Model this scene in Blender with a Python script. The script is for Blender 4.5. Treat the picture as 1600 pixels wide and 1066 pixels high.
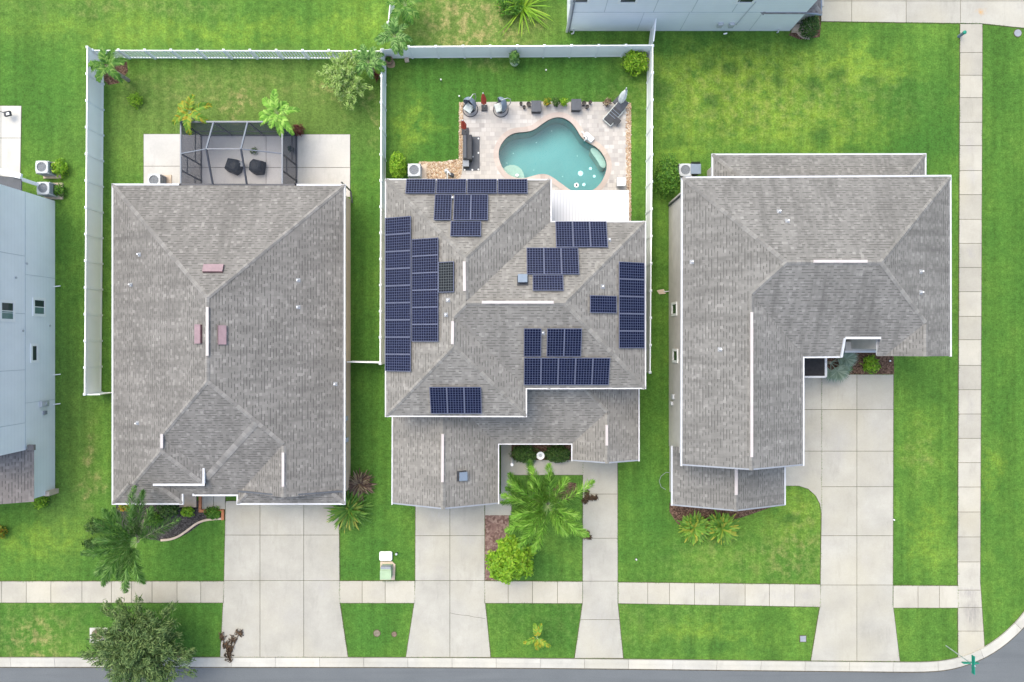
import bpy, bmesh, math, random
from mathutils import Vector, Matrix, geometry, noise as mnoise
RND = random.Random(11)
S = 0.045; H = 48.0                      # metres per photograph pixel on the ground, camera height
for o in list(bpy.data.objects): bpy.data.objects.remove(o)
scn = bpy.context.scene
col = scn.collection
# ------------------------------------------------------------------ camera, sky, sun
cam = bpy.data.cameras.new('camera'); camo = bpy.data.objects.new('camera', cam); col.objects.link(camo)
camo.location = (0, 0, H); camo.rotation_euler = (0, 0, 0)
cam.sensor_width = 36.0; cam.lens = 24.0; cam.clip_end = 2000
scn.camera = camo
SUN_EL = math.radians(62); SUN_AZ = math.radians(-38)     # azimuth from +Y towards +X
w = bpy.data.worlds.new('World'); scn.world = w; w.use_nodes = True
wn = w.node_tree
sky = wn.nodes.new('ShaderNodeTexSky'); sky.sky_type = 'NISHITA'; sky.sun_disc = False
sky.sun_elevation = SUN_EL; sky.sun_rotation = SUN_AZ; sky.air_density = 1.0; sky.dust_density = 4.0; sky.ozone_density = 1.0
bg = [n for n in wn.nodes if n.type == 'BACKGROUND'][0]
wn.links.new(sky.outputs[0], bg.inputs[0]); bg.inputs[1].default_value = 0.15
sl = bpy.data.lights.new('sun', 'SUN'); sl.energy = 0.55; sl.angle = math.radians(70); sl.color = (0.97, 0.95, 0.60)
so = bpy.data.objects.new('sun', sl); col.objects.link(so)
sd = Vector((math.sin(SUN_AZ)*math.cos(SUN_EL), math.cos(SUN_AZ)*math.cos(SUN_EL), math.sin(SUN_EL)))
so.rotation_euler = sd.to_track_quat('Z', 'Y').to_euler(); so.location = (0, 0, 80)
scn.view_settings.view_transform = 'Standard'; scn.view_settings.look = 'None'
scn.view_settings.gamma = 1.0; scn.view_settings.exposure = 1.32

def W(px, py, z=0.0):
    k = S*(H-z)/H
    return Vector(((px-800)*k, -(py-533)*k, z))
def WX(px, z=0): return (px-800)*S*(H-z)/H
def WY(py, z=0): return -(py-533)*S*(H-z)/H

# ------------------------------------------------------------------ node helpers
class NT:
    def __init__(s, name, rough=0.8, spec=0.3):
        s.m = bpy.data.materials.new(name); s.m.use_nodes = True
        s.t = s.m.node_tree; s.n = s.t.nodes; s.l = s.t.links
        s.b = [n for n in s.n if n.type == 'BSDF_PRINCIPLED'][0]
        s.out = [n for n in s.n if n.type == 'OUTPUT_MATERIAL'][0]
        s.b.inputs['Roughness'].default_value = rough
        s.b.inputs['Specular IOR Level'].default_value = spec
    def node(s, typ, ins=None, **props):
        n = s.n.new('ShaderNode'+typ)
        for k, v in props.items(): setattr(n, k, v)
        for k, v in (ins or {}).items(): s.put(n.inputs[k], v)
        return n
    def put(s, sock, v):
        if isinstance(v, bpy.types.NodeSocket): s.l.new(v, sock)
        elif isinstance(v, (tuple, list)) and sock.type == 'RGBA': sock.default_value = tuple(v)+(1,) if len(v) == 3 else tuple(v)
        else: sock.default_value = v
    def pos(s): return s.node('NewGeometry').outputs['Position']
    def island(s): return s.node('NewGeometry').outputs['Random Per Island']
    def objc(s): return s.node('TexCoord').outputs['Object']
    def uv(s): return s.node('TexCoord').outputs['UV']
    def vm(s, op, a, b=None):
        n = s.node('VectorMath', operation=op); s.put(n.inputs[0], a)
        if b is not None: s.put(n.inputs[1], b)
        return n.outputs['Value'] if op in ('LENGTH', 'DOT_PRODUCT', 'DISTANCE') else n.outputs['Vector']
    def ma(s, op, a, b=None, clamp=False):
        n = s.node('Math', operation=op, use_clamp=clamp); s.put(n.inputs[0], a)
        if b is not None: s.put(n.inputs[1], b)
        return n.outputs[0]
    def noise(s, vec, scale, detail=2.0, rough=0.5, color=False):
        n = s.node('TexNoise', {'Vector': vec, 'Scale': scale, 'Detail': detail, 'Roughness': rough})
        return n.outputs['Color' if color else 'Fac']
    def mapr(s, v, a, b, c=0.0, d=1.0):
        return s.node('MapRange', {0: v, 1: a, 2: b, 3: c, 4: d}).outputs[0]
    def mix(s, f, a, b, mode='MIX'):
        n = s.node('Mix', data_type='RGBA', blend_type=mode)
        s.put(n.inputs[0], f); s.put(n.inputs[6], a); s.put(n.inputs[7], b)
        return n.outputs[2]
    def ramp(s, f, stops, interp='LINEAR'):
        n = s.node('ValToRGB', {0: f}); cr = n.color_ramp; cr.interpolation = interp
        while len(cr.elements) < len(stops): cr.elements.new(0.5)
        for e, (p, c) in zip(cr.elements, stops): e.position = p; e.color = tuple(c)+(1,)
        return n.outputs[0]
    def color(s, c): s.put(s.b.inputs['Base Color'], c); return s
    def bump(s, h, strength=0.3, dist=0.02):
        n = s.node('Bump', {'Height': h, 'Strength': strength, 'Distance': dist})
        s.l.new(n.outputs[0], s.b.inputs['Normal']); return s
    def gray(s, v, lo, hi): return s.ramp(v, [(0, (lo,)*3), (1, (hi,)*3)])

def simple(name, c, var=0.12, scale=3.0, rough=0.6, spec=0.3, metal=0.0, bump=0.0):
    t = NT(name, rough, spec); p = t.objc()
    f = t.noise(p, scale, 4.0, 0.6)
    t.color(t.mix(t.mapr(f, 0.3, 0.7), [x*(1-var) for x in c], [min(1, x*(1+var)) for x in c]))
    t.b.inputs['Metallic'].default_value = metal
    if bump: t.bump(t.noise(p, scale*8, 3.0), bump)
    return t.m
def leafy(name, cols, rough=0.55, trans=0.25):
    t = NT(name, rough, 0.25)
    n = len(cols); c = t.ramp(t.island(), [((i+0.5)/n, x) for i, x in enumerate(cols)])
    t.color(c)
    tr = t.node('BsdfTranslucent', {'Color': c}); ms = t.node('MixShader', {0: trans})
    t.l.new(t.b.outputs[0], ms.inputs[1]); t.l.new(tr.outputs[0], ms.inputs[2]); t.l.new(ms.outputs[0], t.out.inputs[0])
    return t.m

# ------------------------------------------------------------------ materials
def m_grass():
    t = NT('grass_mat', 0.9, 0.1); P = t.pos()
    d = t.noise(P, 0.55, 4.0, 0.65, True)
    d = t.vm('MULTIPLY', t.vm('SUBTRACT', d, (0.5, 0.5, 0.5)), (5.0, 5.0, 0))
    Q = t.vm('MULTIPLY', t.vm('ADD', P, d), (1, 1, 0))
    big = t.noise(P, 0.16, 5.0, 0.6); mid = t.noise(P, 0.9, 5.0, 0.65); fine = t.noise(P, 9.0, 4.0, 0.75)
    c = t.ramp(t.ma('ADD', t.ma('MULTIPLY', big, 0.6), t.ma('MULTIPLY', mid, 0.4)),
               [(0.33, (0.050, 0.122, 0.021)), (0.47, (0.068, 0.154, 0.025)), (0.58, (0.092, 0.185, 0.029)), (0.72, (0.142, 0.238, 0.042))])
    Q2 = t.vm('MULTIPLY', t.vm('ADD', P, t.vm('MULTIPLY', t.vm('SUBTRACT', t.noise(P, 2.5, 3.0, 0.6, True), (0.5, 0.5, 0.5)), (0.9, 0.9, 0))), (1, 1, 0))
    def blob(px, py, rx, ry, lo=1.25, hi=0.55):
        v = t.vm('MULTIPLY', t.vm('SUBTRACT', Q2 if max(rx, ry) < 26 else Q, tuple(W(px, py))), (1/(rx*S), 1/(ry*S), 0))
        return t.mapr(t.vm('LENGTH', v), lo, hi)
    # thinner, olive turf of the left back yard and the yard behind the pool fence
    olive = (0.112, 0.168, 0.040)
    for (px, py, rx, ry, a) in ((380, 190, 250, 105, 0.62), (760, 40, 130, 45, 0.75), (100, 700, 60, 190, 0.3), (120, 30, 220, 50, 0.15)):
        c = t.mix(t.ma('MULTIPLY', blob(px, py, rx, ry), a), c, olive)
    # lush dense turf
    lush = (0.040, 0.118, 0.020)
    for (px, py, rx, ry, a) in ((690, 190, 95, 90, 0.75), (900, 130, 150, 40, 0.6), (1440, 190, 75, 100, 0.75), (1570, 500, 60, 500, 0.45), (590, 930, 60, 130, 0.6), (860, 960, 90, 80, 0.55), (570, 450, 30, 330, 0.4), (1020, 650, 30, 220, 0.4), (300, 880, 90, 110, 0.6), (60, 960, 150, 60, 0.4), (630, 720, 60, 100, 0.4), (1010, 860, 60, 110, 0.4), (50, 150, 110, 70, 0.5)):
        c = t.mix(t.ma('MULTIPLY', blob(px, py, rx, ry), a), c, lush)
    # yellow-green growth
    yn = t.mapr(t.noise(P, 1.15, 6.0, 0.72), 0.36, 0.66)
    yel = (0.195, 0.298, 0.036)
    for (px, py, rx, ry, a) in ((1330, 110, 110, 28, 0.6), (1150, 110, 140, 40, 0.35), (640, 195, 40, 40, 0.55), (300, 45, 300, 20, 0.5), (560, 40, 60, 60, 0.35), (1450, 840, 30, 60, 0.5), (1550, 740, 20, 40, 0.45),
                             (1240, 800, 60, 60, 0.45), (1130, 140, 130, 75, 0.65), (1250, 190, 150, 50, 0.6), (1200, 100, 200, 40, 0.5), (1060, 230, 40, 60, 0.5), (1330, 85, 70, 14, 0.5), (1100, 985, 90, 18, 0.4), (70, 850, 80, 30, 0.5), (1440, 690, 30, 60, 0.3)):
        c = t.mix(t.ma('MULTIPLY', t.ma('MULTIPLY', blob(px, py, rx, ry, 1.3, 0.3), yn), a*1.25), c, yel)
    # straw: dead patches
    straw = (0.30, 0.24, 0.11)
    sn = t.mapr(t.noise(P, 1.6, 6.0, 0.7), 0.46, 0.74)
    for (px, py, rx, ry, a) in ((1180, 150, 230, 75, 0.42), (340, 140, 170, 40, 0.4), (370, 165, 26, 26, 1.0), (745, 40, 95, 50, 1.0), (700, 30, 60, 40, 0.5), (520, 150, 40, 20, 0.7), (140, 740, 14, 80, 0.8), (1250, 850, 50, 60, 0.55),
                             (1440, 705, 20, 45, 0.5), (60, 1000, 50, 35, 0.8), (200, 10, 180, 16, 0.4), (1160, 870, 130, 40, 0.3), (580, 175, 12, 60, 0.6), (55, 985, 100, 60, 0.35), (940, 960, 200, 60, 0.15)):
        c = t.mix(t.ma('MULTIPLY', t.ma('MULTIPLY', blob(px, py, rx, ry, 1.3, 0.3), sn), a), c, straw)
    tuft = (0.030, 0.088, 0.018)
    for (px, py, rx, ry, a) in ((1105, 100, 16, 13, 1.0), (1143, 106, 15, 13, 1.0), (1036, 142, 19, 18, 1.0), (1112, 158, 16, 13, 1.0), (1283, 212, 16, 22, 1.0), (1272, 130, 22, 14, 1.0), (1215, 125, 11, 18, 1.0), (1308, 117, 18, 12, 1.0), (1360, 125, 16, 7, 0.8), (1175, 128, 10, 12, 0.8), (1055, 220, 18, 12, 0.8), (1155, 195, 14, 10, 0.7), (1330, 235, 25, 8, 0.7),
                             (1232, 812, 13, 10, 1.0), (1076, 1010, 13, 20, 0.8), (1120, 1012, 12, 14, 0.7), (1180, 1010, 60, 14, 0.35)):
        c = t.mix(t.ma('MULTIPLY', blob(px, py, rx, ry, 1.35, 0.45), a*0.6), c, tuft)
    mow = t.noise(t.vm('MULTIPLY', P, (2.2, 0.07, 1)), 1.0, 3.0)
    c = t.mix(1.0, c, t.gray(t.mapr(mow, 0.3, 0.7), 0.86, 1.14), 'MULTIPLY')
    c = t.mix(1.0, c, t.gray(t.mapr(fine, 0.25, 0.75), 0.55, 1.50), 'MULTIPLY')
    mott = t.noise(P, 3.2, 5.0, 0.7); c = t.mix(1.0, c, t.gray(t.mapr(mott, 0.3, 0.7), 0.74, 1.26), 'MULTIPLY')
    t.color(c); t.bump(t.noise(P, 14.0, 4.0, 0.8), 0.8, 0.05)
    return t.m
def m_concrete(name, c, stain=0.16, isl=0.05, marks=()):
    t = NT(name, 0.85, 0.2); P = t.pos()
    a = t.noise(P, 0.5, 6.0, 0.62); b = t.noise(P, 12.0, 3.0, 0.7); g = t.noise(t.vm('MULTIPLY', P, (1.6, 0.4, 1)), 1.0, 5.0, 0.7)
    cc = t.mix(t.mapr(a, 0.32, 0.7), [x*(1-stain) for x in c], [x*(1+stain*0.35) for x in c])
    cc = t.mix(t.ma('MULTIPLY', t.mapr(g, 0.54, 0.78), 0.5), cc, [x*0.62 for x in c])
    for (px, py, rx, ry, k) in marks:
        v = t.vm('MULTIPLY', t.vm('SUBTRACT', t.vm('ADD', P, t.vm('MULTIPLY', t.vm('SUBTRACT', t.noise(P, 1.5, 4.0, 0.7, True), (0.5, 0.5, 0.5)), (1.0, 1.0, 0))), tuple(W(px, py))), (1/(rx*S), 1/(ry*S), 0))
        f = t.ma('MULTIPLY', t.mapr(t.vm('LENGTH', v), 1.2, 0.3), t.mapr(t.noise(t.vm('MULTIPLY', P, (5, 1.2, 1)), 1.0, 5.0, 0.7), 0.35, 0.65))
        cc = t.mix(t.ma('MULTIPLY', f, 0.8), cc, k)
    warm = t.mapr(t.noise(P, 0.23, 2.0), 0.45, 0.7)
    cc = t.mix(t.ma('MULTIPLY', warm, 0.5), cc, (c[0]*1.02, c[1]*0.985, c[2]*0.86))
    cc = t.mix(1.0, cc, t.gray(t.island(), 1-isl, 1+isl), 'MULTIPLY')
    cc = t.mix(1.0, cc, t.gray(b, 0.9, 1.1), 'MULTIPLY')
    t.color(cc).bump(b, 0.15, 0.01); return t.m
def m_shingle(name, c, streak=0.35, lightdots=0.5):
    t = NT(name, 0.9, 0.15); uv = t.uv(); sp = t.node('SeparateXYZ', {0: uv}).outputs
    rv = t.ma('DIVIDE', sp[1], 0.175); row = t.ma('FLOOR', rv); fr = t.ma('FRACT', rv)
    sh = t.node('TexWhiteNoise', {'W': row}, noise_dimensions='1D').outputs['Value']
    tab = t.ma('FLOOR', t.ma('ADD', t.ma('DIVIDE', sp[0], 0.19), t.ma('MULTIPLY', sh, 9.0)))
    cv = t.node('CombineXYZ', {0: tab, 1: row}).outputs[0]
    r1 = t.node('TexWhiteNoise', {'Vector': cv}, noise_dimensions='2D').outputs['Value']
    cc = t.ramp(r1, [(0.0, [x*0.90 for x in c]), (0.6, [x*1.0 for x in c]), (0.86, [x*1.07 for x in c]), (1.0, [x*(1.14+lightdots*0.25) for x in c])])
    r2 = t.node('TexWhiteNoise', {'Vector': t.vm('ADD', cv, (17.3, 5.1, 0))}, noise_dimensions='2D').outputs['Value']
    butt_shade = t.ma('MULTIPLY', t.mapr(fr, 0.42, 0.22), t.mapr(r2, 0.45, 0.55))          # shade below the thick laminated tab ends, painted as dark dashes
    line = t.mapr(fr, 0.14, 0.02)  # thin shadow line painted along the lower edge of each row
    dk = t.ma('MAXIMUM', t.ma('MULTIPLY', butt_shade, 0.70), t.ma('MULTIPLY', line, 0.20))
    cc = t.mix(dk, cc, [x*0.40 for x in c])
    patch = t.noise(uv, 0.35, 4.0, 0.6)
    st = t.noise(t.vm('MULTIPLY', uv, (1.7, 0.13, 1)), 1.0, 5.0, 0.65)
    cc = t.mix(t.ma('MULTIPLY', t.mapr(st, 0.44, 0.72), streak*1.25), cc, [x*0.5 for x in c])
    cc = t.mix(1.0, cc, t.gray(t.mapr(patch, 0.3, 0.7), 0.88, 1.12), 'MULTIPLY')
    cc = t.mix(1.0, cc, t.gray(t.noise(uv, 30.0, 2.0), 0.85, 1.15), 'MULTIPLY')
    t.color(cc).bump(dk, 0.4, -0.02); return t.m
def m_cap(name, c):
    t = NT(name, 0.9, 0.15)
    t.color(t.mix(1.0, t.ramp(t.island(), [(0, [x*0.86 for x in c]), (1, [x*1.28 for x in c])]), t.gray(t.noise(t.pos(), 9.0, 3.0), 0.85, 1.15), 'MULTIPLY')); return t.m
def m_siding(name, c, board=0.3, joint=True):
    t = NT(name, 0.6, 0.3); P = t.pos()
    sp = t.node('SeparateXYZ', {0: P}).outputs
    z = t.ma('FRACT', t.ma('DIVIDE', sp[2], board)); ln = t.mapr(t.ma('ABSOLUTE', t.ma('SUBTRACT', z, 0.5)), 0.40, 0.5)
    cc = t.mix(t.ma('MULTIPLY', ln, 0.16), c, [x*0.5 for x in c])
    cc = t.mix(1.0, cc, t.gray(t.noise(P, 0.7, 5.0, 0.6), 0.90, 1.08), 'MULTIPLY')
    t.color(cc); return t.m
def m_solar(name, tint, line):
    t = NT(name, 0.25, 0.12); uv = t.uv(); sp = t.node('SeparateXYZ', {0: uv}).outputs
    def edge(s, n):
        f = t.ma('ABSOLUTE', t.ma('SUBTRACT', t.ma('FRACT', t.ma('MULTIPLY', s, float(n))), 0.5)); return f
    ex, ey = edge(sp[0], 11), edge(sp[1], 6)
    mx = t.ma('MAXIMUM', ex, ey); sm = t.ma('ADD', ex, ey)
    lines = t.ma('MAXIMUM', t.mapr(mx, 0.42, 0.45), t.mapr(sm, 0.80, 0.84))
    cell = t.vm('FLOOR', t.vm('MULTIPLY', uv, (11, 6, 1)))
    wv = t.node('TexWhiteNoise', {'Vector': cell}, noise_dimensions='2D').outputs['Value']
    cc = t.mix(wv, [x*0.75 for x in tint], [x*1.3 for x in tint])
    rnd = t.node('ObjectInfo').outputs['Random']
    cc = t.mix(t.ma('MULTIPLY', rnd, 0.5), cc, [x*0.6 for x in tint])
    t.color(t.mix(lines, cc, line))
    return t.m
def m_paver():
    t = NT('paver_mat', 0.85, 0.2); P = t.pos()
    def tiles(sx, sy, off):
        q = t.vm('ADD', P, (off, off*0.7, 0))
        b = t.node('TexBrick', {'Vector': q, 'Color1': (0, 0, 0), 'Color2': (1, 1, 1), 'Mortar': (0.4, 0.4, 0.4), 'Scale': 1.0, 'Mortar Size': 0.012, 'Mortar Smooth': 0.3, 'Brick Width': sx, 'Row Height': sy})
        b.offset = 0.37; return b
    b1, b2 = tiles(0.36, 0.30, 0.0), tiles(0.62, 0.60, 0.1)
    v = t.ma('ADD', t.ma('MULTIPLY', b1.outputs['Color'], 0.65), t.ma('MULTIPLY', b2.outputs['Color'], 0.35))
    cc = t.ramp(v, [(0.0, (0.30, 0.285, 0.272)), (0.3, (0.39, 0.372, 0.348)), (0.55, (0.43, 0.405, 0.375)), (0.8, (0.48, 0.462, 0.435)), (1.0, (0.56, 0.542, 0.51))])
    cc = t.mix(t.ma('MULTIPLY', b1.outputs['Fac'], 0.4), cc, (0.27, 0.24, 0.22))
    cc = t.mix(t.ma('MULTIPLY', t.mapr(t.noise(P, 0.6, 4.0, 0.6), 0.45, 0.7), 0.4), cc, (0.44, 0.42, 0.40))
    t.color(cc).bump(b1.outputs['Fac'], 0.2, -0.01); return t.m
def m_mulch(name, cols, scale=14.0):
    t = NT(name, 0.95, 0.1); P = t.pos()
    v = t.node('TexVoronoi', {'Vector': P, 'Scale': scale}); n = t.noise(P, 3.0, 5.0, 0.7)
    sp = t.node('SeparateColor', {0: v.outputs['Color']}).outputs[0]
    cc = t.ramp(t.ma('ADD', t.ma('MULTIPLY', sp, 0.6), t.ma('MULTIPLY', n, 0.4)), [(0.15, cols[0]), (0.5, cols[1]), (0.85, cols[2])])
    t.color(cc).bump(v.outputs['Distance'], 0.6, 0.03); return t.m
def m_asphalt():
    t = NT('asphalt_mat', 0.9, 0.2); P = t.pos()
    cc = t.mix(t.noise(P, 0.35, 5.0, 0.6), (0.100, 0.111, 0.118), (0.138, 0.150, 0.156))
    cc = t.mix(1.0, cc, t.gray(t.noise(P, 22.0, 3.0, 0.8), 0.62, 1.4), 'MULTIPLY')
    st = t.noise(t.vm('MULTIPLY', P, (0.12, 2.2, 1)), 1.0, 4.0)
    cc = t.mix(t.ma('MULTIPLY', t.mapr(st, 0.5, 0.75), 0.3), cc, (0.07, 0.075, 0.085))
    t.color(cc).bump(t.noise(P, 40.0, 2.0), 0.3, 0.01); return t.m
def m_water():
    t = NT('water_mat'); P = t.pos()
    n = t.noise(P, 2.2, 3.0, 0.55)
    bp = t.node('Bump', {'Height': n, 'Strength': 0.22, 'Distance': 0.05})
    gl = t.node('BsdfGlossy', {'Color': (1, 1, 1), 'Roughness': 0.05, 'Normal': bp.outputs[0]})
    tr = t.node('BsdfTransparent', {'Color': (0.80, 0.95, 0.95)})
    fr = t.node('Fresnel', {'IOR': 1.33, 'Normal': bp.outputs[0]})
    ms = t.node('MixShader', {0: fr.outputs[0]})
    t.l.new(tr.outputs[0], ms.inputs[1]); t.l.new(gl.outputs[0], ms.inputs[2]); t.l.new(ms.outputs[0], t.out.inputs[0])
    return t.m
def m_screen():
    t = NT('screen_mesh_mat'); df = t.node('BsdfDiffuse', {'Color': (0.062, 0.072, 0.092)})
    tr = t.node('BsdfTransparent'); ms = t.node('MixShader', {0: 0.78})
    t.l.new(tr.outputs[0], ms.inputs[1]); t.l.new(df.outputs[0], ms.inputs[2]); t.l.new(ms.outputs[0], t.out.inputs[0]); return t.m
def m_corrugated():
    t = NT('white_ribbed_metal', 0.45, 0.4); P = t.pos(); x = t.node('SeparateXYZ', {0: P}).outputs[0]
    f = t.ma('ABSOLUTE', t.ma('SUBTRACT', t.ma('FRACT', t.ma('DIVIDE', x, 0.2)), 0.5))
    ln = t.mapr(f, 0.36, 0.46); cc = t.mix(t.ma('MULTIPLY', ln, 0.6), (0.50, 0.51, 0.53), (0.30, 0.31, 0.33))
    cc = t.mix(1.0, cc, t.gray(t.noise(P, 0.8, 5.0), 0.93, 1.06), 'MULTIPLY')
    t.color(cc); return t.m

MT = {}
MT['grass'] = m_grass()
MT['conc'] = m_concrete('concrete_mat', (0.372, 0.362, 0.318), marks=[(440, 960, 60, 40, (0.335, 0.325, 0.295)), (1310, 690, 16, 40, (0.33, 0.325, 0.30)), (1365, 700, 20, 50, (0.34, 0.335, 0.31)), (940, 980, 22, 40, (0.34, 0.335, 0.31)), (730, 840, 20, 30, (0.34, 0.335, 0.31)), (1532, 18, 9, 6, (0.42, 0.25, 0.09)), (688, 890, 8, 9, (0.30, 0.29, 0.28)), (508, 915, 22, 16, (0.34, 0.33, 0.31)), (1352, 880, 10, 30, (0.36, 0.35, 0.33)), (930, 735, 16, 14, (0.33, 0.32, 0.31)), (690, 800, 28, 14, (0.36, 0.355, 0.34))])
MT['walk'] = m_concrete('sidewalk_concrete_mat', (0.392, 0.376, 0.322), 0.16, 0.09, [(1240, 930, 60, 9, (0.33, 0.32, 0.29)), (1100, 925, 40, 8, (0.34, 0.33, 0.30)), (1515, 640, 9, 30, (0.34, 0.33, 0.30)), (850, 925, 30, 9, (0.34, 0.33, 0.30)), (1518, 958, 13, 34, (0.20, 0.19, 0.18)), (1514, 925, 16, 10, (0.24, 0.23, 0.22)), (110, 920, 26, 9, (0.30, 0.29, 0.27)), (1516, 395, 8, 14, (0.32, 0.31, 0.29)), (1516, 225, 9, 16, (0.35, 0.33, 0.31)), (1518, 275, 8, 14, (0.34, 0.33, 0.31))])
MT['slab'] = m_concrete('white_slab_mat', (0.48, 0.472, 0.445), 0.10, 0.03)
MT['patio'] = m_concrete('grey_patio_mat', (0.50, 0.50, 0.515), 0.12, 0.03)
MT['kerb'] = m_concrete('kerb_concrete_mat', (0.445, 0.436, 0.392), 0.18, 0.09)
MT['joint'] = simple('joint_soil_mat', (0.085, 0.075, 0.055), 0.4, 4.0, 0.95)
MT['soil'] = simple('edge_soil_mat', (0.075, 0.075, 0.035), 0.4, 4.0, 0.95)
MT['asphalt'] = m_asphalt()
MT['shL'] = m_shingle('shingle_left_mat', (0.186, 0.179, 0.166), 0.42, 0.9)
MT['shM'] = m_shingle('shingle_middle_mat', (0.214, 0.206, 0.188), 0.34, 0.5)
MT['shR'] = m_shingle('shingle_right_mat', (0.190, 0.186, 0.174), 0.52, 0.6)
MT['shN'] = m_shingle('shingle_neighbour_mat', (0.19, 0.175, 0.165), 0.25, 0.5)
MT['capL'] = m_cap('ridge_cap_left_mat', (0.198, 0.191, 0.178)); MT['capM'] = m_cap('ridge_cap_middle_mat', (0.200, 0.193, 0.176)); MT['capR'] = m_cap('ridge_cap_right_mat', (0.188, 0.184, 0.172))
MT['white'] = simple('white_trim_mat', (0.50, 0.515, 0.535), 0.08, 2.0, 0.5)
MT['flash'] = simple('lead_flashing_mat', (0.27, 0.28, 0.29), 0.15, 3.0, 0.7)
MT['grtr'] = simple('grey_white_gutter_mat', (0.55, 0.55, 0.56), 0.15, 2.0, 0.5)
MT['vent'] = simple('ridge_vent_mat', (0.47, 0.43, 0.415), 0.06, 2.0, 0.5)
MT['pink'] = simple('pink_vent_mat', (0.25, 0.175, 0.19), 0.12, 3.0, 0.5)
MT['pinkd'] = simple('pink_vent_side_mat', (0.10, 0.055, 0.06), 0.2, 3.0, 0.6)
MT['beige'] = simple('beige_stucco_mat', (0.60, 0.47, 0.35), 0.08, 1.2, 0.8, bump=0.2)
MT['stucco'] = simple('grey_beige_stucco_mat', (0.47, 0.45, 0.41), 0.09, 1.2, 0.8, bump=0.2)
MT['cream'] = simple('cream_stucco_mat', (0.55, 0.50, 0.43), 0.07, 1.2, 0.8, bump=0.2)
MT['blue'] = m_siding('blue_grey_siding_mat', (0.76, 0.795, 0.805)); MT['blue2'] = m_siding('pale_blue_siding_mat', (0.77, 0.805, 0.83))
MT['bluej'] = simple('siding_joint_mat', (0.48, 0.53, 0.55), 0.05)
MT['glass'] = simple('window_glass_mat', (0.030, 0.040, 0.048), 0.2, 1.0, 0.08, 0.6)
MT['glassg'] = simple('window_glass_green_mat', (0.12, 0.20, 0.19), 0.2, 1.0, 0.1, 0.6)
MT['vinyl'] = simple('white_vinyl_mat', (0.89, 0.905, 0.915), 0.03, 0.8, 0.4)
MT['vinylcap'] = simple('white_vinyl_post_mat', (0.84, 0.86, 0.88), 0.04, 0.8, 0.4)
MT['solar'] = m_solar('solar_cell_mat', (0.004, 0.0052, 0.020), (0.075, 0.092, 0.155)); MT['solarb'] = m_solar('black_solar_cell_mat', (0.007, 0.009, 0.012), (0.095, 0.11, 0.115))
MT['frame'] = simple('aluminium_frame_mat', (0.115, 0.13, 0.19), 0.1, 2.0, 0.5, 0.1)
MT['bronze'] = simple('dark_bronze_frame_mat', (0.045, 0.05, 0.062), 0.15, 2.0, 0.4)
MT['bronzel'] = simple('grey_bronze_frame_mat', (0.16, 0.18, 0.21), 0.1, 2.0, 0.35)
MT['screen'] = m_screen()
MT['paver'] = m_paver(); MT['coping'] = m_concrete('pool_coping_mat', (0.45, 0.385, 0.345), 0.16, 0.12)
MT['plaster'] = simple('pool_plaster_mat', (0.130, 0.335, 0.350), 0.08, 0.35, 0.6); MT['tile'] = simple('pool_tile_mat', (0.05, 0.09, 0.085), 0.5, 7.0, 0.3)
MT['ledge'] = simple('pool_ledge_mat', (0.42, 0.50, 0.44), 0.1, 2.0, 0.7); MT['water'] = m_water()
MT['ribbed'] = m_corrugated()
MT['mulch'] = m_mulch('brown_mulch_mat', [(0.035, 0.022, 0.016), (0.10, 0.06, 0.042), (0.20, 0.13, 0.095)])
MT['dmulch'] = m_mulch('dark_mulch_mat', [(0.02, 0.019, 0.018), (0.05, 0.047, 0.045), (0.11, 0.10, 0.10)])
MT['redpav'] = m_mulch('red_brown_paver_mat', [(0.10, 0.06, 0.05), (0.17, 0.11, 0.095), (0.26, 0.19, 0.16)], 7.0)
MT['gravelb'] = m_mulch('gravel_bed_mat', [(0.22, 0.15, 0.09), (0.42, 0.31, 0.20), (0.56, 0.45, 0.33)], 11.0)
MT['stone'] = leafy('river_stone_mat', [(0.24, 0.15, 0.09), (0.46, 0.33, 0.20), (0.55, 0.46, 0.34), (0.33, 0.20, 0.12), (0.62, 0.56, 0.46), (0.40, 0.29, 0.20)], 0.8, 0.0)
MT['sand'] = simple('bare_soil_mat', (0.36, 0.27, 0.17), 0.25, 3.0, 0.95, bump=0.4)
MT['acw'] = simple('ac_metal_mat', (0.44, 0.465, 0.48), 0.08, 3.0, 0.5); MT['acg'] = simple('ac_grille_mat', (0.18, 0.20, 0.22), 0.15, 8.0, 0.5); MT['dark'] = simple('dark_hollow_mat', (0.018, 0.018, 0.02), 0.3, 4.0, 0.7)
MT['grey'] = simple('mid_grey_mat', (0.24, 0.26, 0.29), 0.1, 3.0, 0.6); MT['char'] = simple('charcoal_mat', (0.045, 0.048, 0.054), 0.2, 3.0, 0.65); MT['charl'] = simple('grey_charcoal_mat', (0.085, 0.092, 0.105), 0.15, 3.0, 0.7)
MT['cover'] = simple('dark_cover_mat', (0.020, 0.025, 0.032), 0.3, 5.0, 0.6, bump=0.3)
MT['bluegrey'] = simple('blue_grey_metal_mat', (0.17, 0.215, 0.27), 0.1, 3.0, 0.45); MT['red'] = simple('red_canvas_mat', (0.42, 0.060, 0.035), 0.25, 5.0, 0.8)
MT['cush'] = simple('pale_cushion_mat', (0.52, 0.57, 0.56), 0.15, 4.0, 0.85); MT['tan'] = simple('tan_concrete_mat', (0.50, 0.41, 0.32), 0.12, 3.0, 0.85)
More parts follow.
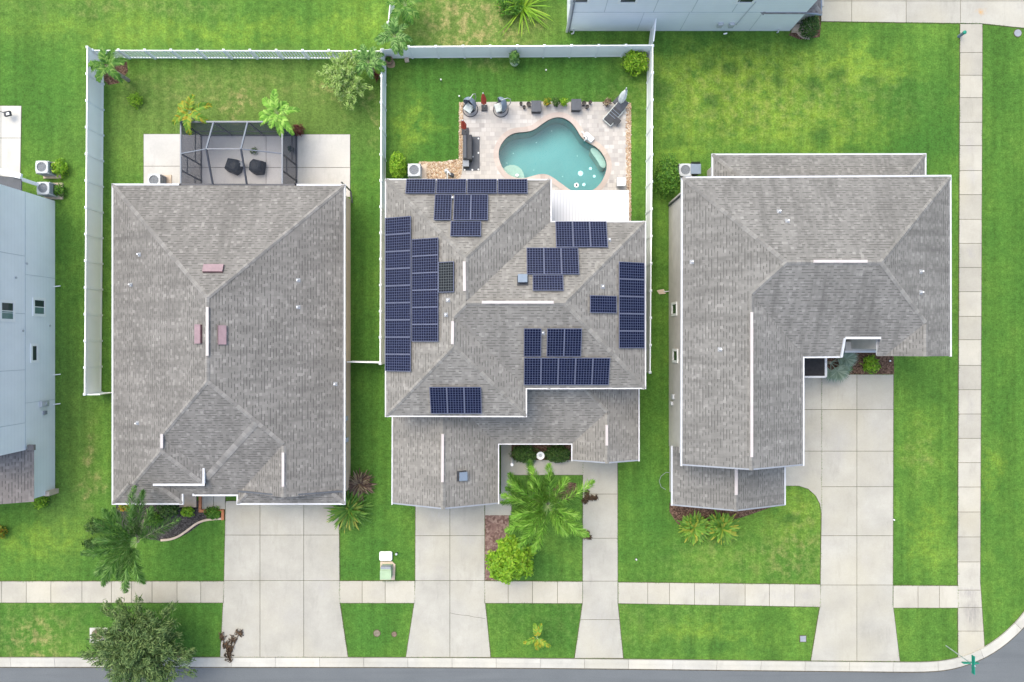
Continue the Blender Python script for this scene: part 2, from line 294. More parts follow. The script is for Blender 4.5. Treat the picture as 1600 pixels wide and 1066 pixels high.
MT['green'] = simple('pale_green_metal_mat', (0.30, 0.40, 0.26), 0.1, 3.0, 0.5); MT['teal'] = simple('street_sign_green_mat', (0.010, 0.21, 0.145), 0.1, 3.0, 0.45); MT['galv'] = simple('galvanised_steel_mat', (0.42, 0.46, 0.46), 0.1, 3.0, 0.4, metal=0.3)
MT['rust'] = simple('cast_iron_mat', (0.16, 0.115, 0.085), 0.3, 6.0, 0.7); MT['brick'] = simple('red_brick_mat', (0.36, 0.15, 0.075), 0.3, 6.0, 0.9); MT['pot'] = simple('terracotta_mat', (0.26, 0.17, 0.12), 0.25, 5.0, 0.8); MT['potd'] = simple('dark_pot_mat', (0.06, 0.055, 0.05), 0.25, 5.0, 0.7)
MT['cover_soil'] = simple('dusty_cover_mat', (0.17, 0.15, 0.11), 0.3, 6.0, 0.9)
MT['bark'] = simple('bark_mat', (0.16, 0.13, 0.10), 0.35, 7.0, 0.95, bump=0.5); MT['pbark'] = simple('palm_trunk_mat', (0.30, 0.27, 0.22), 0.3, 6.0, 0.9)
MT['pwhite'] = simple('white_plastic_mat', (0.80, 0.81, 0.80), 0.04, 3.0, 0.4); MT['float'] = simple('aqua_float_mat', (0.42, 0.78, 0.78), 0.1, 4.0, 0.4)
MT['lf_palm'] = leafy('palm_leaf_mat', [(0.045, 0.14, 0.018), (0.075, 0.20, 0.022), (0.12, 0.27, 0.03), (0.05, 0.155, 0.02), (0.20, 0.33, 0.07)])
MT['lf_palmb'] = leafy('bright_palm_leaf_mat', [(0.13, 0.31, 0.035), (0.24, 0.48, 0.06), (0.07, 0.18, 0.02), (0.38, 0.60, 0.12), (0.17, 0.38, 0.045)])
MT['lf_palmd'] = leafy('dark_palm_leaf_mat', [(0.06, 0.16, 0.028), (0.10, 0.24, 0.045), (0.15, 0.31, 0.065), (0.25, 0.40, 0.13), (0.045, 0.12, 0.022)])
MT['lf_yel'] = leafy('yellowing_palm_leaf_mat', [(0.10, 0.23, 0.02), (0.16, 0.30, 0.03), (0.32, 0.34, 0.03), (0.36, 0.27, 0.02), (0.12, 0.26, 0.03), (0.19, 0.33, 0.035)])
MT['lf_oak'] = leafy('oak_leaf_mat', [(0.055, 0.105, 0.030), (0.095, 0.165, 0.048), (0.14, 0.215, 0.065), (0.21, 0.29, 0.10), (0.06, 0.115, 0.034)])
MT['lf_lite'] = leafy('light_leaf_mat', [(0.26, 0.42, 0.09), (0.36, 0.52, 0.14), (0.16, 0.28, 0.05), (0.46, 0.58, 0.22)])
MT['lf_lime'] = leafy('lime_leaf_mat', [(0.14, 0.30, 0.015), (0.22, 0.40, 0.02), (0.09, 0.23, 0.012), (0.30, 0.46, 0.04)])
MT['lf_mid'] = leafy('shrub_leaf_mat', [(0.05, 0.15, 0.015), (0.09, 0.22, 0.02), (0.035, 0.11, 0.012), (0.14, 0.27, 0.03)])
MT['lf_dark'] = leafy('dark_hedge_leaf_mat', [(0.022, 0.06, 0.012), (0.04, 0.10, 0.018), (0.065, 0.14, 0.025), (0.10, 0.17, 0.05)])
MT['lf_red'] = leafy('red_shrub_leaf_mat', [(0.13, 0.028, 0.025), (0.20, 0.045, 0.045), (0.09, 0.022, 0.022), (0.14, 0.06, 0.04)])
MT['lf_burg'] = leafy('burgundy_leaf_mat', [(0.09, 0.05, 0.045), (0.17, 0.11, 0.08), (0.27, 0.20, 0.13), (0.06, 0.035, 0.035), (0.33, 0.27, 0.17)])
MT['stalk'] = simple('palm_stalk_mat', (0.17, 0.25, 0.085), 0.25, 3.0, 0.6)
MT['lf_strapb'] = leafy('bright_strap_leaf_mat', [(0.09, 0.22, 0.025), (0.16, 0.33, 0.04), (0.22, 0.38, 0.06), (0.06, 0.15, 0.02), (0.12, 0.27, 0.03), (0.34, 0.36, 0.05)])
MT['lf_strap'] = leafy('strap_leaf_mat', [(0.06, 0.16, 0.02), (0.10, 0.23, 0.03), (0.15, 0.28, 0.045), (0.045, 0.12, 0.02), (0.08, 0.20, 0.03), (0.26, 0.30, 0.05)])
MT['lf_blue'] = leafy('blue_fan_palm_mat', [(0.13, 0.20, 0.155), (0.18, 0.26, 0.21), (0.24, 0.32, 0.27), (0.15, 0.22, 0.17)])
MT['lf_croton'] = leafy('croton_leaf_mat', [(0.06, 0.16, 0.015), (0.32, 0.30, 0.02), (0.10, 0.20, 0.02), (0.36, 0.20, 0.02)])
MT['lf_dead'] = leafy('dead_frond_mat', [(0.07, 0.045, 0.025), (0.12, 0.08, 0.05), (0.045, 0.03, 0.02)], 0.8, 0.05)

# ------------------------------------------------------------------ object helpers
def tag(o, label=None, cat=None, group=None, kind=None):
    if label: o['label'] = label
    if cat: o['category'] = cat
    if group: o['group'] = group
    if kind: o['kind'] = kind
    return o
def thing(name, label, cat, loc=(0, 0, 0), rz=0.0, group=None):
    o = bpy.data.objects.new(name, None); col.objects.link(o); o.location = loc; o.rotation_euler = (0, 0, rz)
    o.empty_display_size = 0.2
    return tag(o, label, cat, group)
def dup(root, loc, rz=None, label=None):
    def cp(o, par):
        c = o.copy(); col.objects.link(c)
        if par: c.parent = par
        for ch in list(o.children): cp(ch, c)
        return c
    r = cp(root, None); r.location = loc
    if rz is not None: r.rotation_euler = (0, 0, rz)
    if label: r['label'] = label
    return r
class MB:
    def __init__(s): s.v = []; s.f = []; s.uv = None
    def add(s, vs, fs):
        b = len(s.v); s.v += [tuple(p) for p in vs]; s.f += [tuple(b+i for i in f) for f in fs]; return s
    def box(s, c, d, rz=0.0, M=None):
        hx, hy, hz = d[0]/2, d[1]/2, d[2]/2
        P = [Vector((x, y, z)) for z in (-hz, hz) for y in (-hy, hy) for x in (-hx, hx)]
        if M is None: M = Matrix.Rotation(rz, 3, 'Z')
        P = [M @ p + Vector(c) for p in P]
        return s.add(P, [(0, 2, 3, 1), (4, 5, 7, 6), (0, 1, 5, 4), (2, 6, 7, 3), (0, 4, 6, 2), (1, 3, 7, 5)])
    def bar(s, a, b, w_, h_=None):
        a, b = Vector(a), Vector(b); h_ = h_ or w_; d = b-a; L = d.length
        x = d.normalized(); up = Vector((0, 0, 1)) if abs(x.z) < 0.95 else Vector((0, 1, 0))
        y = up.cross(x).normalized(); z = x.cross(y); M = Matrix((x, y, z)).transposed()
        return s.box((a+b)/2, (L, w_, h_), M=M)
    def prism(s, poly, z0, z1):
        n = len(poly); P = [(p[0], p[1]) for p in poly]
        ar = sum(P[i][0]*P[(i+1) % n][1]-P[(i+1) % n][0]*P[i][1] for i in range(n))
        if ar < 0: P = P[::-1]
        tris = geometry.tessellate_polygon([[Vector((x, y, 0)) for x, y in P]])
        vs = [(x, y, z1) for x, y in P]+[(x, y, z0) for x, y in P]; fs = []
        for t in tris:
            a, b, c = t; cr = (P[b][0]-P[a][0])*(P[c][1]-P[a][1])-(P[b][1]-P[a][1])*(P[c][0]-P[a][0])
            if cr < 0: t = (a, c, b)
            fs.append(tuple(t)); fs.append((t[0]+n, t[2]+n, t[1]+n))
        for i in range(n): j = (i+1) % n; fs.append((i, i+n, j+n, j))
        return s.add(vs, fs)
    def cyl(s, a, b, r0, r1=None, n=12, cap=True):
        a, b = Vector(a), Vector(b); r1 = r0 if r1 is None else r1
        x = (b-a).normalized(); up = Vector((0, 0, 1)) if abs(x.z) < 0.95 else Vector((1, 0, 0)); y = up.cross(x).normalized(); z = x.cross(y)
        vs = []
        for p, r in ((a, r0), (b, r1)): vs += [p+(y*math.cos(2*math.pi*i/n)+z*math.sin(2*math.pi*i/n))*r for i in range(n)]
        fs = [(i, (i+1) % n, n+(i+1) % n, n+i) for i in range(n)]
        if cap: fs += [tuple(range(n-1, -1, -1)), tuple(range(n, 2*n))]
        return s.add(vs, fs)
    def lathe(s, c, prof, n=16, ex=1.0, ey=1.0):
        vs = [(c[0]+r*ex*math.cos(2*math.pi*i/n), c[1]+r*ey*math.sin(2*math.pi*i/n), c[2]+z) for r, z in prof for i in range(n)]
        fs = [(k*n+i, k*n+(i+1) % n, (k+1)*n+(i+1) % n, (k+1)*n+i) for k in range(len(prof)-1) for i in range(n)]
        fs += [tuple(range(n-1, -1, -1)), tuple(range((len(prof)-1)*n, len(prof)*n))]
        return s.add(vs, fs)
    def tube(s, pts, r, n=6):
        for a, b in zip(pts, pts[1:]): s.cyl(a, b, r, n=n)
        return s
    def build(s, name, m, parent=None, smooth=False, world=True, bevel=0.0):
        me = bpy.data.meshes.new(name); off = Vector((0, 0, 0))
        if parent is not None and world:
            p = parent
            while p is not None: off = off+Vector(p.location); p = p.parent
        me.from_pydata([(x-off.x, y-off.y, z-off.z) for x, y, z in s.v], [], s.f)
        me.materials.append(m)
        if s.uv:
            ul = me.uv_layers.new(name='UVMap'); k = 0
            for uvs in s.uv:
                for q in uvs: ul.data[k].uv = q; k += 1
        if smooth: me.polygons.foreach_set('use_smooth', [True]*len(me.polygons))
        me.update(); o = bpy.data.objects.new(name, me); col.objects.link(o)
        if parent is not None: o.parent = parent
        if bevel:
            bm_ = o.modifiers.new('bevel', 'BEVEL'); bm_.width = bevel; bm_.segments = 2; bm_.limit_method = 'ANGLE'
        return o

# ------------------------------------------------------------------ 2D polygon helpers
def clip(poly, a, b, c, eps=0.0):                    # keep a*x+b*y+c <= 0
    out = []; n = len(poly)
    for i in range(n):
        p, q = poly[i], poly[(i+1) % n]; dp = a*p[0]+b*p[1]+c; dq = a*q[0]+b*q[1]+c
        if dp <= 1e-9: out.append(p)
        if (dp < -1e-9 and dq > 1e-9) or (dp > 1e-9 and dq < -1e-9):
            t = dp/(dp-dq); out.append((p[0]+(q[0]-p[0])*t, p[1]+(q[1]-p[1])*t))
    r = []
    for p in out:
        if not r or abs(p[0]-r[-1][0])+abs(p[1]-r[-1][1]) > 1e-7: r.append(p)
    if len(r) > 1 and abs(r[0][0]-r[-1][0])+abs(r[0][1]-r[-1][1]) < 1e-7: r.pop()
    return r if len(r) >= 3 and area(r) > 1e-5 else []
def area(p): return abs(sum(p[i][0]*p[(i+1) % len(p)][1]-p[(i+1) % len(p)][0]*p[i][1] for i in range(len(p))))/2
def subtract(poly, hs):
    out = []
    for (a, b, c) in hs:
        if not poly: break
        o = clip(poly, -a, -b, -c)
        if o: out.append(o)
        poly = clip(poly, a, b, c)
    return out
def offset(poly, d):
    n = len(poly); P = [Vector((p[0], p[1])) for p in poly]
    ar = sum(P[i].x*P[(i+1) % n].y-P[(i+1) % n].x*P[i].y for i in range(n)); sg = 1 if ar > 0 else -1; out = []
    for i in range(n):
        e0 = (P[i]-P[i-1]).normalized(); e1 = (P[(i+1) % n]-P[i]).normalized()
        n0 = Vector((e0.y, -e0.x))*sg; n1 = Vector((e1.y, -e1.x))*sg; b = n0+n1
        if b.length < 1e-4: b = n0
        b = b.normalized(); k = d/max(0.4, b.dot(n0)); out.append((P[i].x+b.x*k, P[i].y+b.y*k))
    return out
def PX(pts, z=0.0): return [tuple(W(x, y, z)[:2]) for x, y in pts]

# ------------------------------------------------------------------ roofs
TAN = 5/12
class Vol:
    """A roof body: planes z = a x + b y + c; the roof is their minimum over the rectangle."""
    def __init__(s, x0, y0, x1, y1, z0, sides='NSEW', zz=None, slope=TAN):
        s.r = (min(x0, x1), min(y0, y1), max(x0, x1), max(y0, y1)); s.z0 = z0; x0, y0, x1, y1 = s.r; zz = zz or {}
        k = slope; g = lambda d: zz.get(d, z0); s.pl = []
        if 'W' in sides: s.pl.append((k, 0, g('W')-k*x0))
        if 'E' in sides: s.pl.append((-k, 0, g('E')+k*x1))
        if 'S' in sides: s.pl.append((0, k, g('S')-k*y0))
        if 'N' in sides: s.pl.append((0, -k, g('N')+k*y1))
    def rect(s): x0, y0, x1, y1 = s.r; return [(x0, y0), (x1, y0), (x1, y1), (x0, y1)]
    def hs_rect(s): x0, y0, x1, y1 = s.r; return [(-1, 0, x0), (1, 0, -x1), (0, -1, y0), (0, 1, -y1)]
    def h(s, x, y):
        x0, y0, x1, y1 = s.r
        if not (x0-1e-6 <= x <= x1+1e-6 and y0-1e-6 <= y <= y1+1e-6): return None
        return min(((a*x+b*y+c), (a, b, c)) for a, b, c in s.pl)
class Roof:
    def __init__(s, vols, cuts=()): s.v = vols; s.cuts = cuts
    def h(s, x, y):
        best = None
        for v in s.v:
            r = v.h(x, y)
            if r and (best is None or r[0] > best[0]): best = r
        return best
    def hit(s, px, py, z=5.0):
        pl = (0, 0, z)
        for _ in range(40):
            p = W(px, py, z); r = s.h(p.x, p.y)
            if r is None: break
            z = 0.5*z+0.5*r[0]; pl = r[1]
        p = W(px, py, z); return p, pl
    def build(s, parent, mroof, mcap, caps=True):
        mb = MB(); mb.uv = []; cbs = []
        for vi, v in enumerate(s.v):
            for pi, p in enumerate(v.pl):
                poly = v.rect()
                for q in v.pl:
                    if q is not p: poly = clip(poly, p[0]-q[0], p[1]-q[1], p[2]-q[2]) if poly else poly
                if not poly: continue
                cell = poly; pieces = [poly]
                regs = []
                for wi, u in enumerate(s.v):
                    if wi == vi: continue
                    e = 1e-4 if wi < vi else -1e-4
                    regs.append(u.hs_rect()+[(p[0]-q[0], p[1]-q[1], p[2]-q[2]-e) for q in u.pl])
                for cx in s.cuts: regs.append([(-1, 0, cx[0]), (1, 0, -cx[2]), (0, -1, cx[1]), (0, 1, -cx[3])])
                for hs in regs:
                    nw = []
                    for pc in pieces: nw += subtract(pc, hs)
                    pieces = nw
                nrm = Vector((-p[0], -p[1], 1)).normalized()
                up = Vector((p[0], p[1], 0)); up = Vector((up.x, up.y, up.length_squared)).normalized(); e_ = up.cross(nrm).normalized()
                for pc in pieces:
                    ar = sum(pc[i][0]*pc[(i+1) % len(pc)][1]-pc[(i+1) % len(pc)][0]*pc[i][1] for i in range(len(pc)))
                    if ar < 0: pc = pc[::-1]
                    pts = [Vector((x, y, p[0]*x+p[1]*y+p[2])) for x, y in pc]
                    mb.add(pts, [tuple(range(len(pts)))]); mb.uv.append([(q.dot(e_), q.dot(up)) for q in pts])
                if not caps: continue
                for qi, q in enumerate(v.pl):
                    if qi <= pi: continue
                    n = len(cell)
                    for i in range(n):
                        a, b = cell[i], cell[(i+1) % n]; f = lambda t: (p[0]-q[0])*t[0]+(p[1]-q[1])*t[1]+p[2]-q[2]
                        if abs(f(a)) < 1e-5 and abs(f(b)) < 1e-5:
                            segs = [(0.0, 1.0)]
                            for hs in regs:
                                lo, hi = 0.0, 1.0
                                for (A, B, C_) in hs:
                                    da = A*a[0]+B*a[1]+C_; db = A*b[0]+B*b[1]+C_
                                    if da > 0 and db > 0: lo, hi = 1, 0; break
                                    if da > 0: lo = max(lo, da/(da-db))
                                    elif db > 0: hi = min(hi, da/(da-db))
                                if hi > lo:
                                    ns = []
                                    for (u0, u1) in segs:
                                        if lo > u0: ns.append((u0, min(u1, lo)))
                                        if hi < u1: ns.append((max(u0, hi), u1))
                                    segs = [x for x in ns if x[1]-x[0] > 1e-4]
                            for (u0, u1) in segs: cbs.append(MB()); s.cap(cbs[-1], a, b, u0, u1, p, q)
        o = mb.build('roof', mroof, parent)
        for cb in cbs:
            if cb.v: cb.build('ridge_cap', mcap, o)
        return o
    def cap(s, cb, a, b, u0, u1, p, q):
        A = Vector((a[0]+(b[0]-a[0])*u0, a[1]+(b[1]-a[1])*u0)); B = Vector((a[0]+(b[0]-a[0])*u1, a[1]+(b[1]-a[1])*u1))
        me = [v for v in s.v if p in v.pl and q in v.pl][0]
        def ok(m, nn):
            for sg in (-1, 1):
                t = m+nn*sg*1.5; a_ = me.h(t.x, t.y)
                if a_ is None: continue
                if any(o is not me and o.h(t.x, t.y) and o.h(t.x, t.y)[0] > a_[0]+1e-4 for o in s.v): return False
            return True
        strip(cb, A, B, p, q, ok=ok)
def strip(cb, A, B, p, q, wd=0.135, ok=None):
    L = (B-A).length; n = max(1, int(L/0.27)); d = (B-A)/n; nn = Vector((-d.y, d.x)).normalized()*wd
    zz = lambda pl, t: pl[0]*t.x+pl[1]*t.y+pl[2]
    if zz(p, A+nn) > zz(q, A+nn): pass
    for i in range(n):
        s0 = A+d*i; s1 = A+d*(i+0.97); r = []
        if ok and not ok((s0+s1)/2, nn): continue
        for k, t in ((0.018, s0), (0.034, s1)):
            l = t+nn; m = t; rr = t-nn
            r += [(l.x, l.y, min(zz(p, l), zz(q, l))+k), (m.x, m.y, min(zz(p, m), zz(q, m))+k+0.02), (rr.x, rr.y, min(zz(p, rr), zz(q, rr))+k)]
        cb.add(r, [(0, 1, 4, 3), (1, 2, 5, 4)])
def V(pxr, z, sides='NSEW', **k):                    # Vol from a pixel rectangle seen at eave height z
    x0, y0, x1, y1 = pxr; return Vol(WX(x0, z), WY(y0, z), WX(x1, z), WY(y1, z), z, sides, **k)
def gutter(parent, pts, z, name='gutter', m=None, wd=0.12, ht=0.12, outw=None):
    mb = MB(); Q = [W(x, y, z) for x, y in pts]
    for a, b in zip(Q, Q[1:]):
        d = (b-a).normalized()*wd*0.5
        mb.bar(Vector((a.x-d.x, a.y-d.y, z-0.035+0.001*len(mb.v)/8)), Vector((b.x+d.x, b.y+d.y, z-0.035+0.001*len(mb.v)/8)), wd, ht)
    mb.build(name, m or MT['white'], parent)
def on_roof_box(parent, name, roof, a, b, wd, ht, m, lift=0.02):
    """a strip lying along the roof between two picture points"""
    p, pl = roof.hit(*a); q, _ = roof.hit(*b); MB().bar(p+Vector((0, 0, lift+ht/2)), q+Vector((0, 0, lift+ht/2)), wd, ht).build(name, m, parent)
def plane_axes(pl):
    n = Vector((-pl[0], -pl[1], 1)).normalized(); up = Vector((pl[0], pl[1], pl[0]**2+pl[1]**2)).normalized(); e = up.cross(n).normalized(); return e, up, n
def pipes(parent, roof, pts):
    for (x, y) in pts:
        p, pl = roof.hit(x, y); mb = MB(); mb.cyl(p+Vector((0, 0, -0.05)), p+Vector((0, 0, 0.30)), 0.045, n=10)
        e, u, n = plane_axes(pl); f = MB(); f.box(p+n*0.012, (0.26, 0.26, 0.02), M=Matrix((e, u, n)).transposed())
        o = mb.build('vent_pipe', MT['pwhite'], parent); f.build('flashing', MT['flash'], o)

# ------------------------------------------------------------------ the ground and the paving
POOL = [(838.5,200.5),(830.5,205),(818,207),(805.4,207.8),(794.4,212.5),(785.3,222),(779.8,233),(778.8,243),(781.3,254),(786.3,265),(795.4,274.3),(808.4,278.8),(820.5,278.8),(830.5,275.8),(840.6,272.8),(850,272.3),(856,273.3),(865,278.3),(880,289.3),(890,297.0),(898,300.5),(910,302),(922,300.2),(935,291.3),(943.4,278.3),(947.4,266.2),(948.2,257.2),(945.4,247.1),(938.4,236.1),(928.3,228),(915.3,221.5),(907,213.5),(901,202.3),(893,192.2),(883,185.4),(873,183.2),(861,185.4),(851,191.5),(844,196.5)]
POOLW = PX(POOL)
def smooth_loop(P, it=2):
    for _ in range(it):
        q = []
        for i in range(len(P)):
            a, b = P[i], P[(i+1) % len(P)]
            q += [(a[0]*0.75+b[0]*0.25, a[1]*0.75+b[1]*0.25), (a[0]*0.25+b[0]*0.75, a[1]*0.25+b[1]*0.75)]
        P = q
    return P
POOLW = smooth_loop(POOLW, 2)
def sheet_hole(name, outer, hole, z, m, z0=None):
    vo = [Vector((x, y, 0)) for x, y in outer]; vh = [Vector((x, y, 0)) for x, y in hole]
    tris = geometry.tessellate_polygon([vo, vh]); P = vo+vh; mb = MB(); fs = []
    for a, b, c in tris:
        cr = (P[b].x-P[a].x)*(P[c].y-P[a].y)-(P[b].y-P[a].y)*(P[c].x-P[a].x); fs.append((a, b, c) if cr > 0 else (a, c, b))
    vs = [(p.x, p.y, z) for p in P]
    if z0 is not None:
        n = len(vo); b = len(vs); vs += [(p.x, p.y, z0) for p in vo]; ar = sum(outer[i][0]*outer[(i+1) % n][1]-outer[(i+1) % n][0]*outer[i][1] for i in range(n))
        for i in range(n): j = (i+1) % n; fs.append((i, b+i, b+j, j) if ar > 0 else (j, b+j, b+i, i))
    mb.add(vs, fs); return mb.build(name, m)
BIG = [(-400, -400), (400, -400), (400, 400), (-400, 400)]
tag(sheet_hole('lawn', BIG, offset(POOLW, 0.1), 0.0, MT['grass']), kind='structure')

EDGES = []
def paving(name, poly, m, xs=(), ys=(), z=0.035, edge=0.05, gap=0.032, inworld=False, diag=()):
    """concrete laid in bays: the joint lines (picture x / y) split the outline into separate slabs"""
    P = poly if inworld else PX(poly); pcs = [P]; EDGES.append(P) if name in ('sidewalk', 'driveway') else None
    cuts = [(1, 0, -WX(x)) for x in xs]+[(0, 1, -WY(y)) for y in ys]+list(diag)
    # concave outlines are cut as triangles-free by simple half-plane clipping of each convex piece
    for (a, b, c) in cuts:
        nw = []
        for p in pcs:
            for s_ in (1, -1):
                q = clip(p, a*s_, b*s_, c*s_+gap/2)
                if q: nw.append(q)
        pcs = nw
    mb = MB()
    for p in pcs: mb.prism(p, 0.002, z)
    o = tag(mb.build(name, m), kind='structure')
    e = MB(); e.prism(offset(P, edge), 0.0, 0.012); tag(e.build(name+'_edge', MT['joint'] if edge < 0.03 else MT['soil']), kind='structure')
    return o
# street pavement runs
paving('sidewalk', [(-20, 908.5), (350, 908.5), (350, 941.5), (-20, 941.5)], MT['walk'], xs=(3, 41.5, 80, 128.5, 174.5, 206, 238, 277, 314))
paving('sidewalk', [(531, 908), (648, 908), (648, 942), (531, 942)], MT['walk'], xs=(566, 602))
paving('sidewalk', [(757.5, 908), (910, 909), (910, 942.5), (757, 942)], MT['walk'], xs=(794, 832, 871))
paving('sidewalk', [(966, 910), (1281.5, 913.5), (1281.5, 948), (966, 942.5)], MT['walk'], xs=(1012, 1046, 1085, 1124, 1164, 1202, 1241.5))
paving('sidewalk', [(1395.5, 915), (1496.5, 915.5), (1496.5, 949.5), (1395.5, 949.5)], MT['walk'], xs=(1434, 1467.5))
paving('sidewalk', [(1500, 38), (1534.5, 38), (1531, 910), (1532.5, 930), (1538, 1014), (1497, 1031), (1496.5, 900)], MT['walk'],
       ys=(82.5, 118, 153, 191.5, 228, 267, 304.5, 343, 380.5, 418, 456, 494.5, 531, 571, 609, 647, 685, 723, 761, 800, 839, 878, 922, 949, 986))
# driveways
paving('driveway', [(353, 783), (529.5, 783), (530.5, 908), (531, 942), (543.5, 1026.5), (344.5, 1026.5), (349, 942), (350.5, 908)], MT['conc'], xs=(406.5, 474.8), ys=(836, 907))
paving('driveway', [(649.5, 780), (757, 780), (757, 908), (758, 942), (766.5, 1026.5), (634.5, 1026.5), (647.5, 942), (649, 908)], MT['conc'], xs=(703,), ys=(837, 907))
paving('driveway', [(911, 715), (964.5, 715), (965, 942), (973.5, 1028), (898, 1028), (910.5, 942)], MT['conc'], ys=(772, 841, 908, 968))
cv = [(1226, 759), (1248, 759), (1263, 764), (1274, 774), (1281, 787), (1283, 802)]
paving('driveway', [(1255, 587), (1283.4, 587), (1283.4, 758), (1283.4, 802)]+cv[::-1][1:]+[(1226, 724), (1255, 724)], MT['conc'], ys=(640, 705), edge=0.04)
paving('driveway', [(1283.8, 585.5), (1395.5, 585.5), (1394.5, 942), (1405.5, 1033), (1267, 1032), (1281.5, 945), (1283.6, 800)], MT['conc'], xs=(1338.5,), ys=(640, 705, 760.5, 837, 914))
paving('driveway', [(1283, -60), (1700, -60), (1700, 60), (1600, 44), (1534, 37), (1283, 33.5)], MT['conc'], xs=(1330.5, 1415.5, 1500.5), ys=(2,))
# kerb and road
kp = [(-120, 1027), (600, 1027), (900, 1029), (1200, 1032.5), (1400, 1034.5), (1450, 1034.5), (1480, 1031.5), (1505, 1025), (1530, 1015), (1552, 1002), (1572, 986), (1590, 968), (1606, 948), (1622, 920), (1634, 880)]
def resample(P, step):
    out = [Vector(P[0])]; acc = 0
    for a, b in zip(P, P[1:]):
        a, b = Vector(a), Vector(b); L = (b-a).length; t = step-acc
        while t < L: out.append(a+(b-a)*(t/L)); t += step
        acc = L-(t-step)
    return out
KW = [Vector(p) for p in PX(kp)]
def ribbon(P, d0, d1):
    out = []
    for i in range(len(P)):
        d = (P[min(i+1, len(P)-1)]-P[max(i-1, 0)]).normalized(); n = Vector((d.y, -d.x)); out.append((P[i]+n*d0, P[i]+n*d1))
    return out
def spl(P, it=3):
    for _ in range(it):
        q = [P[0]]
        for a, b in zip(P, P[1:]): q += [a*0.75+b*0.25, a*0.25+b*0.75]
        P = q+[P[-1]]
    return P
KS = resample(spl(KW, 2), 0.31)
for nm, d0, d1, z in (('kerb', 0.0, 0.30, 0.10), ('gutter_pan', 0.31, 0.66, 0.05)):
    rb = ribbon(KS, d0, d1); mb = MB(); n = 10
    for i in range(0, len(rb)-1, n):
        seg = rb[i:i+n+1]
        if len(seg) < 2: continue
        seg = [list(x) for x in seg]; e = (seg[-1][0]-seg[-2][0]); e = e.normalized()*0.02; seg[-1] = [seg[-1][0]-e, seg[-1][1]-e]
        mb.prism([tuple(x[0]) for x in seg]+[tuple(x[1]) for x in seg[::-1]], 0.0, z)
    tag(mb.build(nm, MT['kerb']), kind='structure')
rb = ribbon(KS, -0.03, 0.75); tag(MB().prism([tuple(x[0]) for x in rb]+[tuple(x[1]) for x in rb[::-1]], 0.0, 0.008).build('kerb_bed', MT['joint']), kind='structure')
rd = [tuple(x[1]) for x in ribbon(KS, 0, 0.69)]
tag(MB().prism(rd+[(60, 5), (60, -70), (-60, -70)], -0.02, 0.006).build('road', MT['asphalt']), kind='structure')

# ------------------------------------------------------------------ roofs and houses
def walls(parent, rects, m, z1, name='wall'):
    for i, (x0, y0, x1, y1) in enumerate(rects):
        q = 0.012*i; mb = MB(); mb.box(((x0+x1)/2, (y0+y1)/2, (z1-0.1-0.004*i)/2), (abs(x1-x0)-q, abs(y1-y0)-q, z1-0.1-0.004*i)); mb.build(name, m, parent)
def inset(v, d=0.42, dn=None): x0, y0, x1, y1 = v.r; return (x0+d, y0+d, x1-d, y1-d)
def soffit(parent, vols, cuts=()):
    mb = MB()
    for i, v in enumerate(vols):
        x0, y0, x1, y1 = v.r; mb.box(((x0+x1)/2, (y0+y1)/2, v.z0-0.10-0.004*i), (x1-x0-0.08, y1-y0-0.08, 0.05))
    mb.build('soffit', MT['white'], parent)
def gable(parent, v, y, m, dz=0.0, name='gable_wall', zb=None):
    x0, _, x1, _ = v.r; zb = v.z0 if zb is None else zb; xm = (x0+x1)/2; zr = v.h(xm, (v.r[1]+v.r[3])/2)[0]
    MB().add([(x0+0.1, y, zb), (x1-0.1, y, zb), (xm, y, zr-0.05), (x0+0.1, y+0.1, zb), (x1-0.1, y+0.1, zb), (xm, y+0.1, zr-0.05)],
             [(0, 1, 2), (5, 4, 3), (0, 3, 4, 1), (1, 4, 5, 2), (2, 5, 3, 0)]).build(name, m, parent)
def rake(parent, v, y, m=None, wd=0.09):
    x0, _, x1, _ = v.r; xm = (x0+x1)/2; zr = v.h(xm, (v.r[1]+v.r[3])/2)[0]; mb = MB()
    mb.bar((x0, y, v.z0-0.06), (xm, y, zr-0.06), wd, 0.14); mb.bar((x1, y+0.002, v.z0-0.06), (xm, y+0.002, zr-0.06), wd, 0.14)
    mb.build('rake_board', m or MT['white'], parent)
def window(parent, c, uax, vax, w_, h_, split=True, mg='glass', trim=0.16):
    """frame + panes on a wall; uax along the wall, vax up, outward = uax x vax"""
    u, v = Vector(uax), Vector(vax); n = u.cross(v).normalized(); M = Matrix((u, v, n)).transposed(); c = Vector(c); f = MB()
    for sx in (-1, 1): f.box(c+u*sx*(w_/2+trim/2)+n*0.02, (trim, h_+2*trim, 0.07), M=M)
    for sy in (-1, 1): f.box(c+v*sy*(h_/2+trim/2)+n*0.02, (w_-0.001, trim, 0.066), M=M)
    if split: f.box(c+n*0.015, (0.05, h_, 0.05), M=M)
    o = f.build('window', MT['pwhite'], parent)
    if split:
        for sx, g in ((-1, 'glassg'), (1, mg)): MB().box(c+u*sx*w_*0.25+n*0.004, (w_/2-0.05, h_, 0.02), M=M).build('pane', MT[g], o)
    else: MB().box(c+n*0.004, (w_, h_, 0.02), M=M).build('pane', MT[mg], o)
    return o
def wallpt_x(px, py, X):      # picture point on the wall plane x = X
    k = X/((px-800)*S); return Vector((X, -(py-533)*S*k, H*(1-k)))
def wallpt_y(px, py, Y):
    k = Y/(-(py-533)*S); return Vector(((px-800)*S*k, Y, H*(1-k)))

